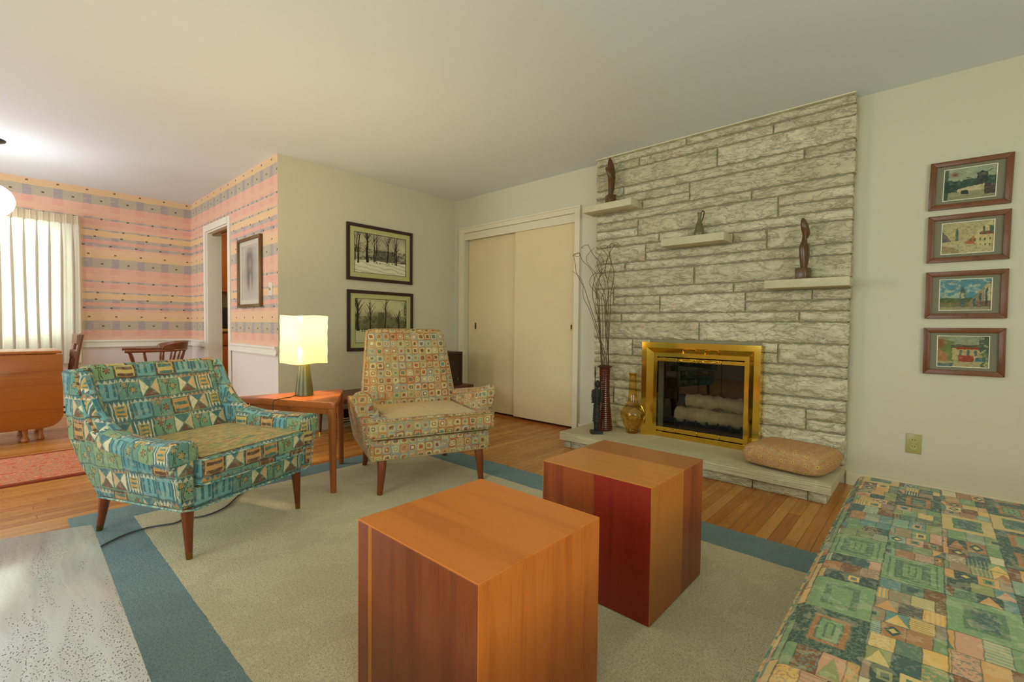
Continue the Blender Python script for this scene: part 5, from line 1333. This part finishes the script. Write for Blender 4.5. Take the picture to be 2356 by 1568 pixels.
# ================================================================== MEDIA BENCH, SPEAKER
mb = empty('media_bench', (2.60, 3.885, 0), 0, 'long low dark wooden bench behind the high backed armchair', 'bench')
box('top', (-0.80, -0.265, 0.318), (0.815, 0.265, 0.360), 'bench_wood', mb, 0.003, 2)
for sx in (-0.66, 0.68):
    for sy in (-0.20, 0.15):
        lg = tube('leg', [(sx*1.01, sy*1.03, 0.022), (sx, sy, 0.3175)], lambda t: 0.011+0.009*t, 'bench_wood', mb, 12)
        tube('ferrule', [(sx*1.01, sy*1.03, 0.0), (sx*1.01, sy*1.03, 0.022)], 0.0112, 'brass', lg, 12)
spk = empty('speaker', (3.245, 3.90, 0.3602), 0, 'dark walnut loudspeaker box standing on the bench end', 'speaker')
boxes('cabinet', [(-0.13, -0.145, 0, 0.13, 0.15, 0.022), (-0.13, -0.145, 0.323, 0.13, 0.15, 0.345), (-0.13, -0.145, 0.022, -0.108, 0.15, 0.323), (0.108, -0.145, 0.022, 0.13, 0.15, 0.323), (-0.108, 0.13, 0.022, 0.108, 0.15, 0.323)], 'speaker_walnut', spk)
gl_ = box('grille', (-0.1078, -0.128, 0.0222), (0.1078, -0.116, 0.3228), 'speaker_cloth', spk)
box('badge', (0.074, -0.130, 0.040), (0.088, -0.1275, 0.062), 'old_brass', gl_)

# ================================================================== LAMP
la = empty('table_lamp', (1.298, 2.925, 0.5357), math.radians(12), 'lit table lamp with a square paper shade and olive cone base', 'lamp')
lathe('base', [(0.050, 0.0), (0.0545, 0.004), (0.052, 0.03), (0.030, 0.205), (0.028, 0.222), (0.010, 0.226), (0.010, 0.30)], 'lamp_olive', la, 40)
bm = bmesh.new(); NS, NZ = 64, 16; ri = []
Rl = np.random.RandomState(4)
for sgn, off in ((1, 0.0), (-1, 0.0016)):
    for i in range(NZ+1):
        z = 0.205+0.295*i/NZ; ring = []
        for k in range(NS):
            a = 2*PI*k/NS; c_, s_ = math.cos(a), math.sin(a)
            r = (0.110-off+0.003*math.sin(i*0.5))/((abs(c_)**7+abs(s_)**7)**(1/7))
            r = min(r, 0.137)+0.0022*math.sin(5*a+i*0.9)*math.sin(i*0.7)
            ring.append(bm.verts.new((r*c_, r*s_, z+0.003*math.sin(3*a)*(1 if i in (0, NZ) else 0))))
        ri.append(ring)
    base_i = 0 if sgn == 1 else NZ+1
    for i in range(base_i, base_i+NZ):
        for k in range(NS): bm.faces.new((ri[i][k], ri[i][(k+1) % NS], ri[i+1][(k+1) % NS], ri[i+1][k]))
for k in range(NS):
    bm.faces.new((ri[0][k], ri[0][(k+1) % NS], ri[NZ+1][(k+1) % NS], ri[NZ+1][k])); bm.faces.new((ri[NZ][k], ri[NZ][(k+1) % NS], ri[2*NZ+1][(k+1) % NS], ri[2*NZ+1][k]))
finish('shade', bm, 'shade_paper', la, smooth=True)
tube('shade_ring', [(0.02*math.cos(a), 0.02*math.sin(a), 0.492) for a in np.linspace(0, 2*PI, 17)[:-1]], 0.0015, 'old_brass', la, 6, True)
for a in (0.79, 2.36, 3.93, 5.50): tube('shade_spoke', [(0.02*math.cos(a), 0.02*math.sin(a), 0.492), (0.130*math.cos(a), 0.130*math.sin(a), 0.492)], 0.0013, 'old_brass', la, 6)
tube('harp', [(0.0, 0.0, 0.30), (0.0, 0.0, 0.31)], 0.010, 'old_brass', la, 10)
tube('harp', smooth_path([(0.010, 0, 0.300), (0.045, 0, 0.34), (0.048, 0, 0.40), (0.02, 0, 0.492)], 5), 0.0015, 'old_brass', la, 6)
M['bulb'] = None; glow('bulb', (255, 222, 160), 6.0)
lathe('bulb', [(0.010, 0.31), (0.014, 0.325), (0.028, 0.36), (0.030, 0.375), (0.024, 0.397), (0.008, 0.405)], 'bulb', la, 20)
cd = smooth_path([(-0.050, 0.012, 0.008), (-0.09, -0.005, 0.003), (-0.18, -0.02, 0.003), (-0.247, -0.066, 0.003), (-0.262, -0.082, -0.03), (-0.27, -0.090, -0.12), (-0.285, -0.07, -0.30), (-0.30, 0.02, -0.48), (-0.30, 0.12, -0.515), (-0.32, 0.30, -0.516)], 5)
tube('cord', cd, 0.0028, 'cord_brown', la, 6)
ld = bpy.data.lights.new('lamp_bulb_light', 'POINT'); ld.energy = 34; ld.color = (1.0, 0.76, 0.42); ld.shadow_soft_size = 0.045
lo = bpy.data.objects.new('lamp_bulb_light', ld); COL.objects.link(lo); lo.location = (1.298, 2.925, 0.5357+0.43)
co_ = [(0.02, 2.50), (0.175, 2.567), (0.284, 2.624), (0.385, 2.70), (0.475, 2.712), (0.562, 2.684), (0.615, 2.709), (0.687, 2.679), (0.786, 2.721), (0.888, 2.848), (0.954, 2.938), (1.05, 3.09)]
def cz(x): return 0.0195 if x > 0.26 else 0.0195-0.0145*min(1, (0.26-x)/0.06)
tag(tube('floor_cord', smooth_path([(x, y, cz(x)) for x, y in co_], 6), 0.0042, 'cord_grey', None, 8), 'grey electric cord snaking across the rug under the green armchair', 'cord')

# ================================================================== DINING END
pe = empty('pendant_lamp', (0.0, 5.65, 0), 0, 'white globe pendant lamp hanging from the dining ceiling', 'lamp')
lathe('canopy', [(0.0, 2.404), (0.02, 2.405), (0.06, 2.418), (0.085, 2.430), (0.088, 2.4398), (0.0, 2.4399)], 'pendant_bronze', pe, 32, cap=False)
tube('rod', [(0, 0, 2.10), (0, 0, 2.41)], 0.008, 'pendant_bronze', pe, 12)
lathe('fitter', [(0.010, 2.145), (0.03, 2.13), (0.05, 2.085), (0.046, 2.08)], 'pendant_bronze', pe, 28, cap=False)
lathe('globe', [(0.132*math.sin(a), 1.955-0.132*math.cos(a)) for a in np.linspace(0.02, 2.78, 22)], 'pendant_globe', pe, 36)
# curtain: pinch pleats
cu = empty('curtain', (0, 0, 0), 0, 'white pinch pleated sheer curtain over the dining window', 'curtain')
x0, x1, nxp = -1.02, 0.612, 330
def cur_y(x, t):
    ph = ((x-0.605)/0.0875)
    f = abs(((ph) % 1)-0.5)*2                        # 1 at a pleat
    pinch = f**6
    soft = 0.5+0.5*math.cos(2*PI*ph)
    return 6.765-0.020*(pinch*(1-t)**2+soft*(0.35+0.65*t))-0.012*t*math.sin(ph*1.3)
bm = bmesh.new(); G_ = []; nz = 22; zt, zb = 2.098, 0.545
for i in range(nxp+1):
    x = x0+(x1-x0)*i/nxp; G_.append([])
    for k in range(nz+1):
        t = k/nz; ph = (x-0.605)/0.0875
        xx = x+0.010*math.sin(2*PI*ph)*(0.3+0.7*t)
        G_[-1].append(bm.verts.new((xx, cur_y(x, t), zt-0.085-(zt-0.085-zb)*t)))
for i in range(nxp):
    for k in range(nz): bm.faces.new((G_[i][k], G_[i+1][k], G_[i+1][k+1], G_[i][k+1]))
finish('sheer_panel', bm, 'curtain_sheer', cu, smooth=True)
bm = bmesh.new(); A, B = [], []
for i in range(nxp+1):
    x = x0+(x1-x0)*i/nxp
    A.append(bm.verts.new((x, cur_y(x, 0)-0.002, zt-0.088))); B.append(bm.verts.new((x, cur_y(x, 0)-0.004, zt)))
for i in range(nxp): bm.faces.new((A[i], A[i+1], B[i+1], B[i]))
finish('header', bm, 'curtain_header', cu, smooth=True)
bm = bmesh.new()
q = [(0.612, cur_y(0.612, 0)), (0.632, 6.80), (0.634, 6.835)]
low = [bm.verts.new((x-0.03*0, y, zb)) for x, y in q]; top_ = [bm.verts.new((x, y, zt)) for x, y in q]
for i in range(2): bm.faces.new((low[i], low[i+1], top_[i+1], top_[i]))
finish('return_edge', bm, 'curtain_header', cu, smooth=True)
for k in range(0, 18):                             # pinched pleats: tight at the header, falling as a soft thick fold
    xp = 0.605-0.0875*(k+0.5)
    if xp < x0+0.02: continue
    for d in (-0.006, 0.0, 0.006): tube('pleat', [(xp+d, 6.742-abs(d), zt-0.002), (xp+d*0.4, 6.738, zt-0.07), (xp+d, 6.742, zt-0.10)], 0.0035, 'curtain_header', cu, 6)
    pts = [(xp+0.004*math.sin(k+q*4), 6.738, zt-0.09-(zt-0.09-zb)*q) for q in np.linspace(0, 1, 12)]
    tube('fold', pts, lambda q: 0.005+0.0125*min(1, q*5)-0.002*q, 'curtain_fold', cu, 10, flat=0.4)
tube('rod', [(x0-0.02, 6.79, zt-0.02), (0.628, 6.79, zt-0.02)], 0.008, 'window_white', cu, 8)
box('rod_bracket', (0.595, 6.785, zt-0.03), (0.607, YB-w-0.0005, zt-0.012), 'window_white', cu)

# drop-leaf table
dt = empty('dining_table', (-0.27, 5.68, 0), 0, 'honey brown drop leaf dining table with its leaf hanging down', 'table')
box('table_top', (-0.64, -0.28, 0.716), (0.642, 0.28, 0.740), 'dining_cherry', dt, 0.006, 3)
def leaf(y, out):
    P = [(-0.64, 0.712), (0.645, 0.712), (0.645, 0.22)]
    for k in range(1, 7): a = PI/2*k/6; P.append((0.525+0.12*math.cos(a), 0.22-0.11*math.sin(a)))
    for k in range(0, 7): a = PI/2*k/6; P.append((-0.52-0.12*math.sin(a), 0.22-0.11*math.cos(a)))
    prism('leaf', P, 'y', y-0.010, y+0.010, 'dining_cherry', dt, 0.004, 2)
leaf(-0.294, -1); leaf(0.294, 1)
def turned(x, y, parent, z1, r=0.028, name='leg', mat='dining_cherry', z0=0.0):
    Hh = z1-z0; lathe(name, [(r*0.62, 0), (r*0.95, 0.02*Hh), (r*0.55, 0.07*Hh), (r*0.75, 0.2*Hh), (r*0.95, 0.34*Hh), (r*0.6, 0.42*Hh), (r, 0.47*Hh), (r*0.6, 0.52*Hh), (r*0.9, 0.7*Hh), (r, 0.9*Hh), (r, Hh)], mat, parent, 16, (x, y, z0))
for x, y in ((-0.52, -0.21), (0.51, -0.21), (-0.52, 0.21), (0.51, 0.21), (0.42, -0.245), (-0.42, 0.245)): turned(x, y, dt, 0.715)
boxes('apron', [(-0.50, -0.222, 0.63, 0.49, -0.200, 0.7155), (-0.50, 0.200, 0.63, 0.49, 0.222, 0.7155), (0.485, -0.20, 0.63, 0.505, 0.20, 0.7155), (-0.515, -0.20, 0.63, -0.495, 0.20, 0.7155)], 'dining_cherry', dt)
boxes('stretcher', [(-0.50, -0.222, 0.10, 0.49, -0.200, 0.13), (-0.50, 0.200, 0.10, 0.49, 0.222, 0.13)], 'dining_cherry', dt)
# side chair tucked in at the table end (faces -X)
dc = empty('dining_chair', (0.30, 5.66, 0), 0, 'dark wooden dining chair with slatted back at the drop leaf table end', 'chair')
hexa('seat', [(-0.21, -0.20, 0.425), (0.17, -0.18, 0.425), (0.17, 0.18, 0.425), (-0.21, 0.20, 0.425), (-0.21, -0.20, 0.452), (0.17, -0.18, 0.452), (0.17, 0.18, 0.452), (-0.21, 0.20, 0.452)], 'chair_walnut', dc, 0.008, 3)
for y in (-0.165, 0.165):
    pts = smooth_path([(0.19, y, 0.0), (0.165, y, 0.30), (0.155, y, 0.45), (0.165, y, 0.62), (0.185, y, 0.76), (0.205, y, 0.872)], 6)
    tube('back_post', pts, lambda t: 0.020-0.003*t, 'chair_walnut', dc, 10)
    turned(-0.17, y*1.03, dc, 0.4245, 0.02, 'leg', 'chair_walnut')
def slat(z0, z1, xo):
    n = 10; bm = bmesh.new(); S_ = []
    for i in range(n+1):
        s = 2*i/n-1; y = s*0.185; x = xo+0.028*(1-s*s); h = (z1-z0)*(1-0.12*s*s)
        S_.append([bm.verts.new(p) for p in ((x-0.009, y, z0), (x+0.009, y, z0), (x+0.014, y, z0+h), (x-0.004, y, z0+h))])
    for A, B in zip(S_, S_[1:]):
        for k in range(4): bm.faces.new((A[k], A[(k+1) % 4], B[(k+1) % 4], B[k]))
    bm.faces.new(S_[0]); bm.faces.new(S_[-1][::-1]); return bm
finish('crest_rail', slat(0.785, 0.880, 0.178), 'chair_walnut', dc, smooth=True)
finish('back_slat', slat(0.665, 0.735, 0.160), 'chair_walnut', dc, smooth=True)
finish('back_slat', slat(0.545, 0.610, 0.148), 'chair_walnut', dc, smooth=True)
for y in (-0.17, 0.17): tube('stretcher', [(-0.17, y, 0.20), (0.175, y*0.97, 0.21)], 0.010, 'chair_walnut', dc, 8)
tube('stretcher', [(0.0, -0.17, 0.205), (0.0, 0.17, 0.205)], 0.010, 'chair_walnut', dc, 8)
# captain's chair (faces -X)
cc = empty('captains_chair', (1.16, 6.22, 0), math.radians(-6), "walnut captain's chair with spindle arms by the papered corner", 'chair')
lathe('seat', [(0.0, 0.425), (0.20, 0.425), (0.225, 0.432), (0.23, 0.445), (0.215, 0.458), (0.0, 0.450)], 'chair_walnut', cc, 32, (0.0, 0, 0), cap=False, sx=1.0, sy=1.05)
arm_pts = [(-0.27, -0.285, 0.690), (-0.14, -0.28, 0.690), (0.02, -0.275, 0.690), (0.15, -0.235, 0.692), (0.235, -0.13, 0.695), (0.262, 0.0, 0.697), (0.235, 0.13, 0.695), (0.15, 0.235, 0.692), (0.02, 0.275, 0.690), (-0.14, 0.28, 0.690), (-0.27, 0.285, 0.690)]
tube('arm_rail', smooth_path(arm_pts, 6), lambda t: 0.024+0.006*(abs(2*t-1)**6), 'chair_walnut', cc, 10, flat=0.55)
cp = smooth_path([(0.03, -0.272, 0.712), (0.15, -0.235, 0.735), (0.238, -0.13, 0.748), (0.266, 0.0, 0.752), (0.238, 0.13, 0.748), (0.15, 0.235, 0.735), (0.03, 0.272, 0.712)], 6)
bm = bmesh.new(); S_ = []
for i, p in enumerate(cp):
    q = i/(len(cp)-1); hgt = 0.020+0.066*math.sin(PI*q)**0.45
    rd = Vector((p.x, p.y, 0)).normalized()
    S_.append([bm.verts.new(v) for v in (Vector((p.x, p.y, 0.700))-rd*0.014, Vector((p.x, p.y, 0.700))+rd*0.014, Vector((p.x, p.y, 0.700+hgt))+rd*0.026, Vector((p.x, p.y, 0.700+hgt))+rd*0.004)])
for A, B in zip(S_, S_[1:]):
    for k in range(4): bm.faces.new((A[k], A[(k+1) % 4], B[(k+1) % 4], B[k]))
bm.faces.new(S_[0]); bm.faces.new(S_[-1][::-1]); finish('crest', bm, 'chair_walnut', cc, smooth=True)
for i in (0.04, 0.13, 0.22, 0.31, 0.40, 0.5, 0.60, 0.69, 0.78, 0.87, 0.96):
    P_ = smooth_path(arm_pts, 6); p = P_[int(i*(len(P_)-1))]
    b = Vector((p.x*0.72, p.y*0.72, 0.445))
    if abs(i-0.04) < 0.01 or abs(i-0.96) < 0.01: b = Vector((p.x*0.66, p.y*0.62, 0.445)); rr0 = 0.017
    else: rr0 = 0.012
    a = Vector((p.x, p.y, 0.685)); pts = [b.lerp(a, t) for t in (0, 0.15, 0.3, 0.45, 0.6, 0.75, 0.9, 1.0)]
    tube('spindle', pts, lambda t, rr0=rr0: rr0*(0.55+0.45*abs(math.sin(t*7.5))), 'chair_walnut', cc, 8)
for x, y in ((-0.13, -0.13), (-0.13, 0.13), (0.13, -0.13), (0.13, 0.13)):
    b = Vector((x*1.5, y*1.5, 0)); a = Vector((x, y, 0.43)); pts = [b.lerp(a, t) for t in np.linspace(0, 1, 10)]
    tube('leg', pts, lambda t: 0.011+0.011*abs(math.sin(t*5.5+0.5)), 'chair_walnut', cc, 10)
for s in (-1, 1): tube('stretcher', [(-0.168, s*0.168, 0.18), (0.168, s*0.168, 0.18)], 0.010, 'chair_walnut', cc, 8)
tube('stretcher', [(0, -0.168, 0.18), (0, 0.168, 0.18)], 0.010, 'chair_walnut', cc, 8)

# ================================================================== KITCHEN SEEN THROUGH THE DOORWAY
kb = empty('base_cabinet', (2.25, 7.55, 0), 0, 'oak kitchen base cabinet seen low through the doorway', 'cabinet')
box('body', (-0.45, -0.27, 0.10), (0.45, 0.28, 0.868), 'kitchen_oak', kb); box('toe_kick', (-0.45, -0.21, 0.0), (0.45, 0.28, 0.0995), 'dark_gap', kb)
for i in range(2):
    d = box('door', (-0.44+0.445*i, -0.290, 0.12), (-0.005+0.445*i, -0.2705, 0.66), 'kitchen_oak', kb, 0.004, 2)
    box('door_panel', (-0.38+0.445*i, -0.294, 0.18), (-0.065+0.445*i, -0.2895, 0.60), 'kitchen_oak', d, 0.003, 2)
    box('drawer', (-0.44+0.445*i, -0.290, 0.68), (-0.005+0.445*i, -0.2705, 0.85), 'kitchen_oak', kb, 0.004, 2)
tag(box('countertop', (1.80, 7.24, 0.8685), (2.72, 7.83, 0.905), 'counter_tan', None, 0.004, 2), 'tan kitchen countertop glimpsed through the doorway', 'countertop')
mi = empty('microwave', (2.16, 7.55, 0.9055), 0, 'black microwave oven on the counter glimpsed through the doorway', 'microwave')
box('case', (-0.25, -0.18, 0), (0.25, 0.20, 0.30), 'appliance_black', mi, 0.006, 2); box('door', (-0.24, -0.195, 0.02), (0.12, -0.1805, 0.28), 'appliance_black', mi, 0.003, 2); box('control_panel', (0.13, -0.193, 0.02), (0.24, -0.1805, 0.28), 'iron_black', mi, 0.003, 2)
ku = empty('wall_cabinet', (2.25, 7.70, 1.42), 0, 'oak kitchen wall cabinet seen high through the doorway', 'cabinet')
box('body', (-0.45, -0.16, 0), (0.45, 0.1595, 0.86), 'kitchen_oak', ku)
for i in range(2):
    d = box('door', (-0.44+0.445*i, -0.180, 0.012), (-0.005+0.445*i, -0.1605, 0.85), 'kitchen_oak', ku, 0.004, 2); box('door_panel', (-0.38+0.445*i, -0.184, 0.07), (-0.065+0.445*i, -0.1795, 0.79), 'kitchen_oak', d, 0.003, 2)
kl = empty('kitchen_fill_light', (2.4, 6.4, 2.37), 0, 'unseen round ceiling light added to brighten the kitchen', 'lamp')  # unseen fixture added because the closed kitchen was dark
lathe('rim', [(0.14, 0.0698), (0.15, 0.05), (0.14, 0.04), (0.13, 0.05)], 'old_brass', kl, 28, cap=False)
glow('kitchen_fill_diffuser', (255, 220, 160), 120.0)
lathe('diffuser', [(0.0, 0.0), (0.07, 0.008), (0.12, 0.03), (0.136, 0.05), (0.0, 0.052)], 'kitchen_fill_diffuser', kl, 28, cap=False)
